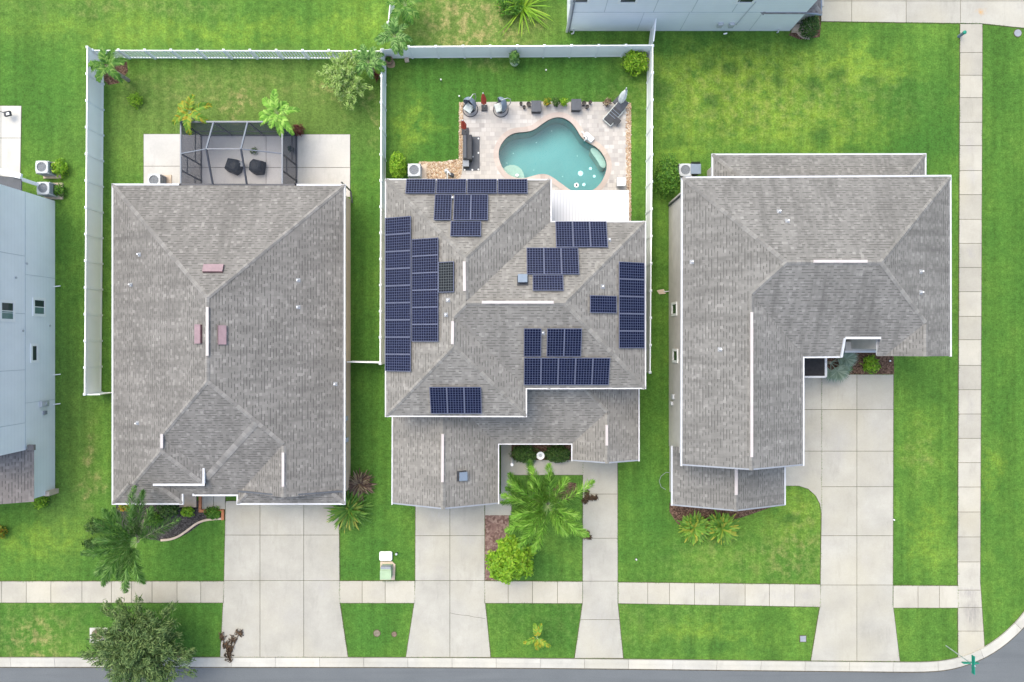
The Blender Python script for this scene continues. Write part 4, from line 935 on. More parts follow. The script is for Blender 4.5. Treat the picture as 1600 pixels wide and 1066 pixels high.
def palm(px, py, h_, label, m, fronds, L=2.0, el=0.5, droop=1.5, ll=0.55, n=26, wd=0.035, base=None, trunk=0.11, name='palm_tree', cat='palm', seed=0, twist=0.3, group=None, sweep=0.6, bushy=False):
    """px, py: picture point of the crown centre; h_: height of the crown"""
    r = random.Random(int(px*5+py*3+seed)); c = W(px, py, h_); b = W(*base) if base else Vector((c.x, c.y, 0)); b.z = 0
    root = thing(name, label, cat, b, 0, group); mid = (b+c)/2+Vector((r.uniform(-.1, .1), r.uniform(-.1, .1), 0))
    MB().cyl(b, mid, trunk*1.25, trunk, 10).cyl(mid, c, trunk, trunk*0.75, 10).build('trunk', MT['pbark'], root)
    mb = MB(); rm = MB()
    azs = fronds if isinstance(fronds, (list, tuple)) else [(360*i/fronds+r.uniform(-14, 14), 1.0) for i in range(fronds)]
    for a in azs:
        az, s_ = (a if isinstance(a, tuple) else (a, 1.0))[:2]; e_ = el+r.uniform(-0.25, 0.3)
        frond(mb, c+Vector((0, 0, r.uniform(-0.05, 0.08))), math.radians(az), L*s_*r.uniform(0.92, 1.06), e_, droop*r.uniform(0.8, 1.15), n, ll, wd, twist=r.uniform(-twist, twist), r=r, sweep=sweep, bushy=bushy, rm=rm, rach=0.018)
    mb.build('crown', m, root); rm.build('stalks', MT['stalk'], root); return root
def strappy(px, py, rp, h_, label, m, n=60, wd=0.09, name='bush', cat='plant', seed=0, group=None, ctr=None):
    r = random.Random(int(px*3+py*7+seed)); L = rp*S*1.12; c = W(px, py, 0.3); c.z = 0.05; root = thing(name, label, cat, (c.x, c.y, 0), 0, group); mb = MB()
    for i in range(n):
        az = r.uniform(0, 6.28); el = r.uniform(0.15, 1.35); l_ = L*r.uniform(0.75, 1.1); p = c+Vector((r.uniform(-.15, .15), r.uniform(-.15, .15), 0)); d0 = None; prev = None; N_ = 5; hh = h_*r.uniform(0.5, 1.0)
        for k in range(N_+1):
            t = k/N_; rr = l_*(math.sin(t*1.5)/1.0)*(0.35+0.65*math.cos(el)); z = hh*math.sin(el)*1.2*t*(1.55-t)+0.05
            q = p+Vector((math.cos(az)*rr, math.sin(az)*rr, z)); s = Vector((-math.sin(az), math.cos(az), 0))*wd*0.5*(1-t)**0.6*(1.0 if k else 0.7)
            cur = (q-s, q+s)
            if prev:
                b0 = len(mb.v)
                if k == 1: mb.v += [tuple(prev[0]), tuple(prev[1])]; base_i = b0; b0 += 2
                mb.v += [tuple(cur[0]), tuple(cur[1])]; n0 = len(mb.v); mb.f.append((n0-4, n0-3, n0-1, n0-2))
            prev = cur
    mb.build('leaves', m, root); return root
def fanpalm(px, py, h_, label, m, leaves, R_=0.9, name='fan_palm', cat='palm', seed=0):
    c = W(px, py, h_*0.5); b = Vector((c.x, c.y, 0)); root = thing(name, label, cat, b); r = random.Random(seed+5)
    MB().cyl(b, (c.x, c.y, h_*0.5), 0.12, 0.1, 8).build('trunk', MT['pbark'], root); mb = MB(); st = MB()
    for (az, pet, el) in leaves:
        az = math.radians(az); d = Vector((math.cos(az)*math.cos(el), math.sin(az)*math.cos(el), math.sin(el))); hub = Vector((c.x, c.y, h_*0.5))+d*pet; st.bar((c.x, c.y, h_*0.5), hub, 0.035)
        s = Vector((0, 0, 1)).cross(d).normalized(); N_ = 30
        for k in range(N_):
            a = math.radians(-125+250*k/(N_-1)); dr = (d*math.cos(a)+s*math.sin(a)+Vector((0, 0, 0.18+0.06*(k % 2)))).normalized(); L = R_*(0.78+0.22*math.cos(a))*r.uniform(0.92, 1.05); t = Vector((0, 0, 1)).cross(dr).normalized()
            m_ = hub+dr*L*0.6; e_ = hub+dr*L-Vector((0, 0, 0.15*L)); w_ = L*0.055
            mb.add([hub, m_+t*w_, e_, m_-t*w_], [(0, 1, 2, 3)])
    st.build('stalk', m, root); mb.build('leaves', m, root); return root
def tree(px, py, h_, rp, label, m, n=5000, L=0.22, wd=0.09, trunk=0.14, clumps=22, seed=0, name='tree', spread=0.62, flat=0.5, droop=0.4, radial=0.0, csz=(0.26, 0.40)):
    r = random.Random(int(px+py*3+seed)); k = S*(H-h_*0.75)/H; R_ = rp*k; cc = W(px, py, h_*0.72); b = Vector((cc.x, cc.y, 0)); root = thing(name, label, 'tree', b)
    tk = MB(); top = Vector((cc.x, cc.y, h_*0.45)); tk.cyl(b, top, trunk, trunk*0.7, 9); lim = []
    mb = MB()
    for i in range(clumps):
        a = 2.39996*i+r.uniform(-.3, .3);  q = math.sqrt((i+0.5)/clumps)*spread*R_*1.15; z = h_*(0.86-0.38*(q/R_)**2)+r.uniform(-.3, .25)
        c = Vector((cc.x+math.cos(a)*q, cc.y+math.sin(a)*q, z)); s_ = R_*r.uniform(*csz)
        mid = top+(c-top)*0.5+Vector((0, 0, 0.15)); tk.cyl(top-Vector((0, 0, r.uniform(0, .5))), mid, trunk*0.4, trunk*0.22, 6).cyl(mid, c, trunk*0.22, 0.012, 5)
        leafball(mb, c, s_, s_, s_*flat*1.4, n//clumps, L, wd, r, lump=0.5, inner=0.2, droop=droop, rad=(Vector((c.x-cc.x, c.y-cc.y, 0))/R_*radial))
    tk.build('trunk', MT['bark'], root); mb.build('crown', m, root); return root

def ragged_tree(px, py, h_, rp, label, m, twigs=70, per=150, L=0.3, wd=0.06, trunk=0.15, seed=0, zf=0.5):
    """a crown of radiating twigs, each carrying small leaf sprays that thin out towards its tip"""
    r = random.Random(seed+int(px)); k = S*(H-h_*0.7)/H; R_ = rp*k; c0 = W(px, py, h_*0.6); b = Vector((c0.x, c0.y, 0)); root = thing('tree', label, 'tree', b); tk = MB(); mb = MB()
    hub = Vector((c0.x, c0.y, h_*0.42)); tk.cyl(b, hub, trunk, trunk*0.75, 10); off = Vector((seed, seed*2.3, 0))
    for i in range(twigs):
        a = 2.39996*i+r.uniform(-.25, .25); q = (i+0.5)/twigs; el = math.acos(min(1, 0.12+0.95*(1-q)))           # first twigs upright, last ones flat
        reach = R_*(0.80+0.55*mnoise.noise(Vector((math.cos(a)*1.6, math.sin(a)*1.6, q*2))+off))*r.uniform(0.9, 1.12)
        d = Vector((math.cos(a)*math.sin(el), math.sin(a)*math.sin(el), 0)); tip = hub+Vector((d.x*reach, d.y*reach, h_*zf*math.cos(el)*r.uniform(0.8, 1.1)+0.15))
        mid = hub.lerp(tip, 0.5)+Vector((0, 0, 0.22)); tk.cyl(hub, mid, trunk*0.32, trunk*0.16, 6).cyl(mid, tip, trunk*0.16, 0.01, 5); rad = (tip-hub).normalized()
        for j in range(5):
            t = 0.42+0.58*j/4; p = mid.lerp(tip, (t-0.5)*2) if t > 0.5 else hub.lerp(mid, t*2); s_ = R_*(0.20-0.10*j/4)*r.uniform(0.8, 1.2); p = p+Vector((r.uniform(-1, 1), r.uniform(-1, 1), 0))*s_*0.5
            leafball(mb, p, s_, s_, s_*0.7, per//5, L, wd, r, lump=0.5, inner=0.05, rad=rad*1.5)
    tk.build('trunk', MT['bark'], root); mb.build('crown', m, root); return root
# ---- trees and plants of the picture, west to east
ragged_tree(222, 1012, 4.4, 88, 'bushy dark green oak tree growing beside the street kerb at lower left', MT['lf_oak'], twigs=105, per=210, L=0.34, wd=0.062, trunk=0.17, seed=4)
palm(215, 846, 5.2, 'large windblown palm with long dark fronds in front of the left house', MT['lf_palmd'], [(97, 1.1), (84, 1.0), (32, 1.0), (208, 1.15), (222, 1.0), (250, 1.0), (264, 0.95), (150, 0.85), (180, 0.85), (62, 0.7), (128, 0.85), (238, 0.9), (196, 1.0), (166, 0.9), (140, 0.95), (105, 0.75)], L=3.25, el=0.25, droop=0.9, ll=0.80, n=75, wd=0.024, base=(232, 800), trunk=0.13, twist=0.5, bushy=True)
ragged_tree(538, 120, 3.0, 44, 'airy light green tree in the back corner of the left yard', MT['lf_lite'], twigs=52, per=110, L=0.26, wd=0.055, trunk=0.08, seed=9)
palm(169, 104, 2.4, 'green palm in the corner where the picket fence meets the long fence', MT['lf_palm'], 11, L=1.4, el=0.6, droop=1.5, ll=0.45, n=20, wd=0.035)
palm(297, 176, 3.0, 'yellowing palm at the left corner of the screened patio', MT['lf_yel'], [(20, 1.0), (-30, 1.0), (75, 0.8), (135, 0.9), (215, 0.9), (265, 1.0), (165, 0.6)], L=1.55, el=0.5, droop=1.5, ll=0.42, n=22, wd=0.055, base=(303, 186), trunk=0.07)
palm(433, 176, 3.0, 'green palm hanging over the right corner of the screened patio', MT['lf_palmb'], [(5, 1.0), (45, 0.6), (95, 0.95), (140, 0.95), (185, 1.0), (215, 1.0), (285, 1.1), (310, 1.1), (255, 0.7)], L=1.65, el=0.45, droop=1.4, ll=0.42, n=22, wd=0.055, base=(430, 184), trunk=0.08)
shrub(465, 203, 10, 0.8, 'round dark red shrub beside the white slab', MT['lf_red'], n=500, L=0.10, wd=0.07)
shrub(211, 156, 12, 0.6, 'small tufted green bush alone on the left back lawn', MT['lf_lime'], n=260, L=0.24, wd=0.06)
palm(575, 97, 1.8, 'dark low palm beside the light green tree at the fence corner', MT['lf_palmd'], 10, L=1.3, el=0.7, droop=1.5, ll=0.4, n=18, wd=0.035)
palm(616, 57, 2.0, 'dark palm just outside the pool fence corner', MT['lf_palmd'], 11, L=1.35, el=0.6, droop=1.4, ll=0.42, n=18, wd=0.035)
palm(633, 8, 2.2, 'palm with drooping green fronds cut off by the top edge beside the leaning fence', MT['lf_palm'], 12, L=1.5, el=0.5, droop=1.6, ll=0.42, n=18, wd=0.035)
strappy(588, 117, 9, 0.5, 'small purple-red strappy plant by the fence under the light green tree', MT['lf_red'], n=26, wd=0.06)
strappy(818, 10, 50, 1.6, 'big sprawling plant with long arching green leaves at the top edge', MT['lf_lime'], n=60, wd=0.10, cat='plant')
shrub(797, 6, 22, 1.0, 'broad leafy green clump under the long arching leaves at the top edge', MT['lf_mid'], n=350, L=0.4, wd=0.105)
shrub(994, 95, 21, 1.5, 'bright lime green shrub in the right back corner of the pool yard', MT['lf_lime'], n=1100, L=0.20, wd=0.12)
shrub(621, 258, 14, 1.6, 'tall clipped bright green hedge beside the air conditioner of the solar house', MT['lf_lime'], n=1500, L=0.15, wd=0.09, ry=22, lump=0.22, inner=0.6)
shrub(1045, 275, 20, 2.2, 'tall leafy green shrub between the pool fence and the right house', MT['lf_mid'], n=1900, L=0.18, wd=0.09, ry=36, lump=0.4)
shrub(1267, 40, 15, 1.6, 'dense dark green shrub at the corner of the pale blue house', MT['lf_dark'], n=1300, L=0.13, wd=0.08, ry=18, lump=0.25, inner=0.6)
shrub(92, 262, 12, 0.9, 'bright lime shrub beside the upper air conditioner at left', MT['lf_lime'], n=500, L=0.16, wd=0.11, ry=14)
shrub(92, 297, 10, 0.7, 'smaller green shrub beside the lower air conditioner at left', MT['lf_mid'], n=330, L=0.15, wd=0.09)
shrub(62, 784, 12, 0.7, 'low yellow-green shrub at the front corner of the left-edge house', MT['lf_lime'], n=300, L=0.18, wd=0.09)
shrub(-2, 832, 12, 0.8, 'yellow and green croton cut off by the left edge', MT['lf_croton'], n=260, L=0.2, wd=0.1)
tree(797, 877, 3.2, 38, 'round lime green tree on the red-brown paver strip by the driveway', MT['lf_lime'], n=4200, L=0.26, wd=0.15, clumps=22, spread=0.72, trunk=0.09, droop=0.0)
palm(856, 792, 4.2, 'large bright green palm in front of the solar-panelled house', MT['lf_palmb'], [(145, 1.0), (168, 1.05), (115, 0.95), (82, 0.9), (28, 1.15), (212, 1.1), (232, 1.1), (255, 0.95), (322, 1.1), (190, 0.8), (60, 0.75), (300, 0.8), (350, 0.7), (128, 0.7), (222, 0.75)], L=3.15, el=0.42, droop=1.1, ll=0.9, n=72, wd=0.027, base=(856, 785), trunk=0.13, bushy=True)
palm(832, 770, 3.2, 'smaller green palm tucked behind the large bright palm', MT['lf_palm'], [(95, 1.0), (150, 1.0), (200, 1.1), (235, 1.0), (260, 0.9), (40, 0.9), (175, 0.9)], L=2.1, el=0.5, droop=1.2, ll=0.7, n=65, wd=0.032, base=(834, 770), trunk=0.09, bushy=True)
palm(839, 996, 1.2, 'small yellowing young palm alone on the kerbside lawn', MT['lf_yel'], [(75, 0.9), (100, 0.8), (200, 1.0), (330, 1.1), (270, 0.8), (300, 0.7)], L=1.15, el=0.5, droop=1.2, ll=0.3, n=16, wd=0.045, trunk=0.05)
strappy(562, 757, 24, 0.9, 'burgundy cordyline clump at the corner of the left house', MT['lf_burg'], n=190, wd=0.105)
strappy(545, 797, 36, 1.3, 'large green strappy bush at the top of the left driveway', MT['lf_strap'], n=170, wd=0.14)
strappy(1085, 826, 23, 1.0, 'spiky green bush in front of the right house, nearer the lawn fence side', MT['lf_strapb'], n=300, wd=0.19)
strappy(1128, 826, 26, 1.0, 'spiky green bush in front of the right house, nearer its driveway', MT['lf_strapb'], n=320, wd=0.19)
fanpalm(1298, 567, 1.4, 'blue-grey fan palm beside the dark entry roof of the right house', MT['lf_blue'], [(265, 0.55, 0.2), (300, 0.7, 0.35), (340, 0.6, 0.3), (40, 0.7, 0.35), (20, 1.0, 0.5)], R_=0.95, seed=2)
shrub(1362, 569, 15, 0.7, 'bright green feathery fern in the mulch bed of the right house', MT['lf_lime'], n=330, L=0.3, wd=0.07)
shrub(1323, 574, 9, 0.6, 'small round green shrub behind the blue-grey fan palm', MT['lf_mid'], n=260, L=0.15, wd=0.09)
# planting along the left house front
for (x, y, rp, h_, lb, m, n) in ((196, 790, 14, 0.7, 'yellow croton at the left end of the front planting bed', 'lf_croton', 330), (262, 797, 18, 0.8, 'dark green shrub in the front planting bed under the eave', 'lf_dark', 600), (293, 800, 11, 0.6, 'yellow-green shrub beside the dark mulch of the front bed', 'lf_lime', 300),
                                 (332, 802, 14, 0.4, 'low clipped green hedge inside the red brick border', 'lf_mid', 500), (240, 812, 16, 0.5, 'green ground shrub beside the curved tan border', 'lf_mid', 420), (140, 850, 12, 0.5, 'low blue-green shrub at the outer edge of the big palm', 'lf_dark', 260), (148, 822, 16, 0.9, 'dark leafy shrub left of the big windblown palm', 'lf_dark', 420)):
    shrub(x, y, rp, h_, lb, MT[m], n=n, L=0.18, wd=0.09, ry=rp*0.75)
shrub(820, 711, 22, 0.9, 'dark clipped hedge left of the white urn by the front walk', MT['lf_dark'], n=1700, L=0.14, wd=0.07, ry=15, lump=0.35)
shrub(871, 710, 22, 0.9, 'dark clipped hedge right of the white urn by the front walk', MT['lf_dark'], n=1700, L=0.14, wd=0.07, ry=15, lump=0.35)
# fallen fronds
def debris(px, py, rz, L, label):
    root = thing('fallen_frond', label, 'fallen frond', W(px, py, 0.04), 0); mb = MB(); r = random.Random(int(px))
    for i in range(7):
        q = i/6.0; a_ = math.radians(rz)+(0.75 if i % 2 else -0.75)*(0.4+0.6*r.random())*q; c_ = W(px, py, 0.1)+Vector((math.cos(a_), math.sin(a_), 0))*L*q
        leafball(mb, c_, 0.26*L/1.9+0.08, 0.26*L/1.9+0.08, 0.12, 34, 0.34, 0.09, r, inner=0.1, rad=Vector((math.cos(a_), math.sin(a_), 0))*0.8)
        mb.bar(W(px, py, 0.05), c_, 0.035)
    mb.build('leaflets', MT['lf_dead'], root)
debris(358, 1028, 92, 1.9, 'dead brown palm frond lying at the foot of the left driveway'); debris(914, 783, 50, 0.75, 'dead brown palm frond lying on the narrow driveway below the big palm'); debris(911, 838, 20, 0.45, 'small dry frond at the left edge of the narrow driveway')

# ------------------------------------------------------------------ beds, borders
def bed(name, pts, m, z=0.02): return tag(MB().prism(PX(pts), 0.0, z).build(name, m), kind='structure')
bed('planting_bed', [(182, 784), (318, 782), (318, 800), (350, 800), (350, 808), (318, 815), (296, 832), (278, 841), (250, 845), (205, 838), (180, 815)], MT['dmulch'], 0.015)
bed('planting_bed', [(1046, 786), (1206, 786), (1204, 793), (1150, 812), (1128, 832), (1080, 832), (1058, 818), (1046, 800)], MT['mulch'], 0.015)
bed('planting_bed', [(1290, 550), (1396, 550), (1397, 585), (1290, 585)], MT['mulch'], 0.018)
bed('planting_bed', [(798, 695), (896, 695), (896, 724), (798, 724)], MT['mulch'], 0.018)
bed('planting_bed', [(862, 764), (880, 752), (900, 755), (904, 770), (890, 782), (866, 778)], MT['mulch'], 0.012)
bed('paver_strip', [(758, 805), (795, 805), (795, 907), (758, 907)], MT['redpav'], 0.025)
bed('planting_bed', [(1254, 25), (1284, 25), (1281, 58), (1250, 62), (1232, 55)], MT['mulch'], 0.012)
bed('planting_bed', [(157, 92), (198, 92), (200, 112), (186, 130), (170, 133), (157, 120)], MT['mulch'], 0.010)
for (pts) in ([(660, 100)],): pass
paving('front_walk', [(783, 694), (799, 694), (799, 719), (911, 719), (911, 742), (799, 742), (799, 805), (758, 805), (758, 772), (783, 772)], MT['conc'], ys=(), z=0.03, edge=0.03)
paving('front_walk', [(316, 770), (352, 770), (352, 795.5), (316, 795.5)], MT['conc'], xs=(334,), z=0.034, edge=0.03)
b = thing('brick_border', 'red brick border around the little hedge by the left driveway', 'garden border', W(333, 803))
MB().prism(PX([(312, 774), (316, 774), (316, 796), (351, 796), (351, 812), (347, 812), (347, 800), (312, 800)]), 0, 0.16).build('bricks', MT['brick'], b)
b = thing('curved_border', 'curved tan concrete garden border on the left front lawn', 'garden border', W(300, 828))
cb = [Vector(p) for p in PX([(252, 844), (266, 843), (280, 838), (294, 828), (308, 817), (324, 811.5), (350, 810)])]; rb = ribbon(spl(cb, 2), -0.07, 0.07); MB().prism([tuple(x[0]) for x in rb]+[tuple(x[1]) for x in rb[::-1]], 0, 0.1).build('kerbing', MT['tan'], b)
b = thing('curved_border', 'little curved tan border around the shrub of the pale blue house', 'garden border', W(1255, 58))
cb = [Vector(p) for p in PX([(1244, 47), (1250, 56), (1258, 60), (1265, 60)])]; rb = ribbon(spl(cb, 2), -0.09, 0.09); MB().prism([tuple(x[0]) for x in rb]+[tuple(x[1]) for x in rb[::-1]], 0, 0.1).build('kerbing', MT['tan'], b)
# left house slabs and screened patio
paving('patio_slab', [(225, 210), (282.5, 210), (282.5, 300), (225, 300)], MT['slab'], ys=(260,), edge=0.03)
paving('patio_slab', [(465.5, 210.5), (547, 210.5), (547, 308), (465.5, 300)], MT['slab'], ys=(262,), edge=0.03)
paving('patio_slab', [(283, 211), (465, 211), (465, 305), (283, 305)], MT['patio'], xs=(416,), ys=(262,), edge=0.02)
paving('patio_slab', [(-40, 165.5), (33.5, 166), (31, 330), (-40, 330)], MT['slab'], ys=(216,), xs=(2,), edge=0.03)
cg = thing('screen_enclosure', 'dark aluminium screen enclosure over the patio behind the left house', 'screen enclosure', W(390, 250))
x0, x1, y1, y0 = WX(315), WX(463.5), WY(212), yn-0.3; zt, zr, ym = 3.0, 4.1, 12.35; xb = [WX(334, 3), WX(387, 3)]
fm = lambda *segs: [MB().bar(a, b, w_, w_).build(nm, MT[mm], cg) for (a, b, w_, nm, mm) in segs]
T = [(x0, y0, zt), (x0, y1, zt), (x1, y1, zt), (x1, y0, zt)]
fm((T[0], T[1], 0.09, 'top_rail', 'bronzel'), (T[1], T[2], 0.10, 'top_rail', 'bronzel'), (T[2], T[3], 0.09, 'top_rail', 'bronzel'))
xe0, xe1 = xb[0], xb[1]
fm(*[s_ for x in xb for s_ in (((x, y1, zt), (x, ym, zr), 0.09, 'roof_beam', 'bronzel'), ((x, ym, zr), (x, yn+0.05, 3.15), 0.10, 'roof_beam', 'bronze'))])
fm(((xb[0], ym, zr), (xb[1], ym, zr), 0.06, 'ridge_beam', 'bronzel'), ((xb[0], ym, zr), (x0, ym, zt), 0.06, 'ridge_beam', 'bronzel'), ((xb[1], ym, zr), (x1, ym, zt), 0.06, 'ridge_beam', 'bronzel'))
posts = [(x0, y1), (xb[0], y1), (xb[1], y1), (x1, y1), (x0, ym), (x0, ym-1.1), (x1, ym), (x1, ym-1.1), (x0, y0), (x1, y0)]
for (x, y) in posts: MB().bar((x, y, 0.03), (x, y, zt-0.05), 0.08).build('post', MT['bronze'], cg)
fm(((x0, ym, 0.95), (x0, y1, 0.95), 0.06, 'mid_rail', 'bronze'), ((x0, y0, 1.0), (x0, ym-1.1, 1.0), 0.06, 'mid_rail', 'bronze'), ((x0, ym, 2.1), (x0, ym-1.1, 2.1), 0.06, 'door_rail', 'bronze'), ((x1, ym, 2.1), (x1, ym-1.1, 2.1), 0.06, 'door_rail', 'bronze'), ((x1, y1, 1.0), (x1, ym, 1.0), 0.06, 'mid_rail', 'bronze'), ((x0, y1, 0.95), (x1, y1, 0.95), 0.05, 'mid_rail', 'bronze'), ((x0, y1, 0.06), (x1, y1, 0.06), 0.08, 'sill_rail', 'bronze'), ((x0, y1, 0.06), (x0, y0, 0.06), 0.08, 'sill_rail', 'bronze'), ((x1, y1, 0.06), (x1, y0, 0.06), 0.08, 'sill_rail', 'bronze'))
sc = MB(); z0 = 0.05
sc.add([(x0, y1, z0), (x1, y1, z0), (x1, y1, zt), (x0, y1, zt)], [(0, 1, 2, 3)]); sc.add([(x0, y0, z0), (x0, y1, z0), (x0, y1, zt), (x0, y0, zt)], [(0, 1, 2, 3)]); sc.add([(x1, y0, z0), (x1, y1, z0), (x1, y1, zt), (x1, y0, zt)], [(0, 1, 2, 3)])
sc.build('screen_wall', MT['screen'], cg)
t_ = MT['screen'].copy(); t_.name = 'roof_screen_mat'; [setattr(n.inputs[0], 'default_value', 0.21) for n in t_.node_tree.nodes if n.type == 'MIX_SHADER']
sr = MB()
for (a, b) in ((xb[0], xb[1]),): sr.add([(a, y1, zt), (b, y1, zt), (b, ym, zr), (a, ym, zr)], [(0, 1, 2, 3)]); sr.add([(a, ym, zr), (b, ym, zr), (b, yn, 3.12), (a, yn, 3.12)], [(0, 1, 2, 3)])
for xx, xo in ((xb[0], x0), (xb[1], x1)): sr.add([(xx, y1, zt), (xo, y1, zt), (xo, ym, zt), (xx, ym, zr)], [(0, 1, 2, 3)]); sr.add([(xx, ym, zr), (xo, ym, zt), (xo, yn, zt), (xx, yn, 3.12)], [(0, 1, 2, 3)])
sr.build('screen_roof', t_, cg)
# covered chairs, table and pot inside
def covered(px, py, rz, label):
    c = W(px, py, 0.5); root = thing('covered_chair', label, 'chair', (c.x, c.y, 0), rz, 'covered chairs inside the screened patio')
    P = [(-0.44, -0.42), (0.3, -0.48), (0.5, -0.2), (0.48, 0.32), (0.1, 0.5), (-0.45, 0.38)]; mb = MB(); n = 6; pr = [(1.08, 0.04), (1.0, 0.5), (0.92, 0.62), (0.55, 0.72)]
    mb.add([(x*k, y*k, z+(0.12*(x < 0) if z > 0.5 else 0)) for k, z in pr for x, y in P]+[(-0.1, 0, 0.76)], [(k*n+i, k*n+(i+1) % n, (k+1)*n+(i+1) % n, (k+1)*n+i) for k in range(3) for i in range(n)]+[(3*n+i, 3*n+(i+1) % n, 4*n) for i in range(n)])
    mb.build('cover', MT['cover'], root, world=False, bevel=0.03)
    lg = MB()
    for x, y in ((-.35, -.3), (.35, -.3), (.35, .3), (-.35, .3)): lg.cyl((x, y, 0.03), (x, y, 0.2), 0.03)
    lg.build('legs', MT['bronze'], root, world=False)
covered(364, 259, -0.35, 'dark covered patio chair on the left of the two in the screened patio'); covered(400.5, 260, 3.0, 'dark covered patio chair on the right of the two in the screened patio')
c = W(382, 259); rt = thing('side_table', 'small round dark table between the two covered chairs', 'table', c); MB().cyl(c+Vector((0, 0, .5)), c+Vector((0, 0, .54)), 0.2, n=18).build('tabletop', MT['grey'], rt); MB().cyl(c+Vector((0, 0, .03)), c+Vector((0, 0, .5)), 0.03).build('leg', MT['bronze'], rt)
shrub(396, 236, 6, 0.4, 'little dry potted plant inside the screened patio', MT['lf_oak'], n=120, L=0.14, wd=0.05, name='potted_plant', cat='plant')
shrub(454, 233, 5, 0.8, 'small dark potted plant inside the right wall of the screened patio', MT['lf_dark'], n=140, L=0.14, wd=0.06, name='potted_plant', cat='plant')
# basketball / lamp on the left slab: a dark post lamp lying over the slab
c = W(10, 178, 0); b = thing('patio_lamp', 'dark lantern on a thin arm over the concrete slab at the left edge', 'lamp', W(12, 178)); MB().box(W(12, 178, 0.5), (0.45, 0.34, 0.18), 0.2).build('lantern', MT['char'], b, bevel=0.03); MB().box(W(12, 178, 0.6), (0.2, 0.16, 0.02), 0.2).build('lens', MT['pwhite'], b); MB().bar(W(-6, 172, 0.55), W(8, 177, 0.55), 0.05).cyl(W(-6, 172, 0), W(-6, 172, 0.6), 0.03).build('arm', MT['char'], b)

# ------------------------------------------------------------------ pool yard
DECK = [(724, 160), (840, 159), (983, 160), (978, 346), (868, 346), (861, 290), (724, 290), (717, 283), (722, 250)]
sheet_hole('pool_deck', PX(DECK), offset(POOLW, 0.33), 0.03, MT['paver'], 0.0)['kind'] = 'structure'
pool = thing('swimming_pool', 'free-form turquoise swimming pool set in pale paving', 'swimming pool', W(865, 243))
n = len(POOLW); out = offset(POOLW, 0.36); ar = sum(POOLW[i][0]*POOLW[(i+1) % n][1]-POOLW[(i+1) % n][0]*POOLW[i][1] for i in range(n))
mb = MB(); step = 4
for i in range(0, n, step):
    idx = [(i+k) % n for k in range(step+1)]; a = [POOLW[k] for k in idx]; b = [out[k] for k in idx]
    mb.prism(a+b[::-1], -0.12, 0.055)
mb.build('coping', MT['coping'], pool)
mb = MB(); D = -1.45
def ring(z0, z1, m, name, P=POOLW):
    r_ = MB(); r_.add([(x, y, z0) for x, y in P]+[(x, y, z1) for x, y in P], [(i, i+n, (i+1) % n+n, (i+1) % n) for i in range(n)]); r_.build(name, m, pool)
ring(0.05, -0.22, MT['tile'], 'tile_band'); ring(-0.22, D, MT['plaster'], 'basin_wall')
MB().prism(POOLW, D-0.1, D).build('basin_floor', MT['plaster'], pool)
mb = MB(); nn_ = len(POOLW); tris = geometry.tessellate_polygon([[Vector((x, y, 0)) for x, y in POOLW]]); 
fs = []
for a, b, c in tris:
    cr = (POOLW[b][0]-POOLW[a][0])*(POOLW[c][1]-POOLW[a][1])-(POOLW[b][1]-POOLW[a][1])*(POOLW[c][0]-POOLW[a][0]); fs.append((a, b, c) if cr > 0 else (a, c, b))
mb.add([(x, y, -0.10) for x, y in POOLW], fs); mb.build('water', MT['water'], pool)
MB().prism(smooth_loop(PX([(929, 229), (934, 232), (940, 239), (945.5, 247.5), (947.8, 256), (946, 261), (939, 259), (935, 250), (928, 241), (923.5, 234), (924, 229)]), 2), D, -0.35).build('bench', MT['ledge'], pool)
P = PX([(784, 260), (788, 266), (796, 274), (808, 278.4), (818, 278.6)]); arc = [tuple(W(800+19*math.cos(t), 275+19*math.sin(t))[:2]) for t in [math.radians(a) for a in (0, -20, -40, -60, -80, -100, -120, -135)]]
MB().prism(P+[tuple(W(819.5, 275)[:2])]+arc[1:], D, -0.30).build('step', MT['ledge'], pool)
# floats and fittings on the water
def disc(px, py, r_, m, label, hole=False):
    c = W(px, py, -0.09); b = thing('pool_float', label, 'pool float', c); MB().lathe((c.x, c.y, -0.105), [(r_*0.9, 0), (r_, 0.02), (r_*0.95, 0.05), (r_*0.6, 0.06)], 20).build('rim', m, b, smooth=False)
    if hole: MB().lathe((c.x, c.y, -0.045), [(r_*0.42, 0), (r_*0.42, 0.03), (r_*0.3, 0.05)], 14).build('hub', MT['char'], b)
disc(907, 271.3, 0.19, MT['float'], 'largest pale aqua disc floating in the pool'); disc(900.7, 289.6, 0.17, MT['pwhite'], 'white ring float with a dark centre in the pool', True)
disc(912.3, 288.6, 0.12, MT['float'], 'small aqua disc beside the white ring float'); disc(922.6, 263.7, 0.11, MT['float'], 'small aqua disc floating nearest the underwater bench'); disc(928.4, 275.6, 0.10, MT['float'], 'aqua disc near the right edge of the pool')
disc(808, 274, 0.11, MT['pwhite'], 'little white float over the shallow step')
for i, (x, y) in enumerate(((838, 223), (802, 240), (792, 255), (834, 266), (862, 205), (902, 244), (879, 276))): disc(x, y, 0.028, MT['float'], 'tiny pale leaf-sized speck floating on the pool')
for o in [o for o in col.objects if o.get('label', '').startswith('tiny pale')]: o['group'] = 'specks floating on the pool'; o.name = 'floating_speck'; o['category'] = 'speck'
c = W(918, 217); b = thing('pool_cleaner', 'white pool handrail and skimmer fitting on the coping at the pool waist', 'pool fitting', c)
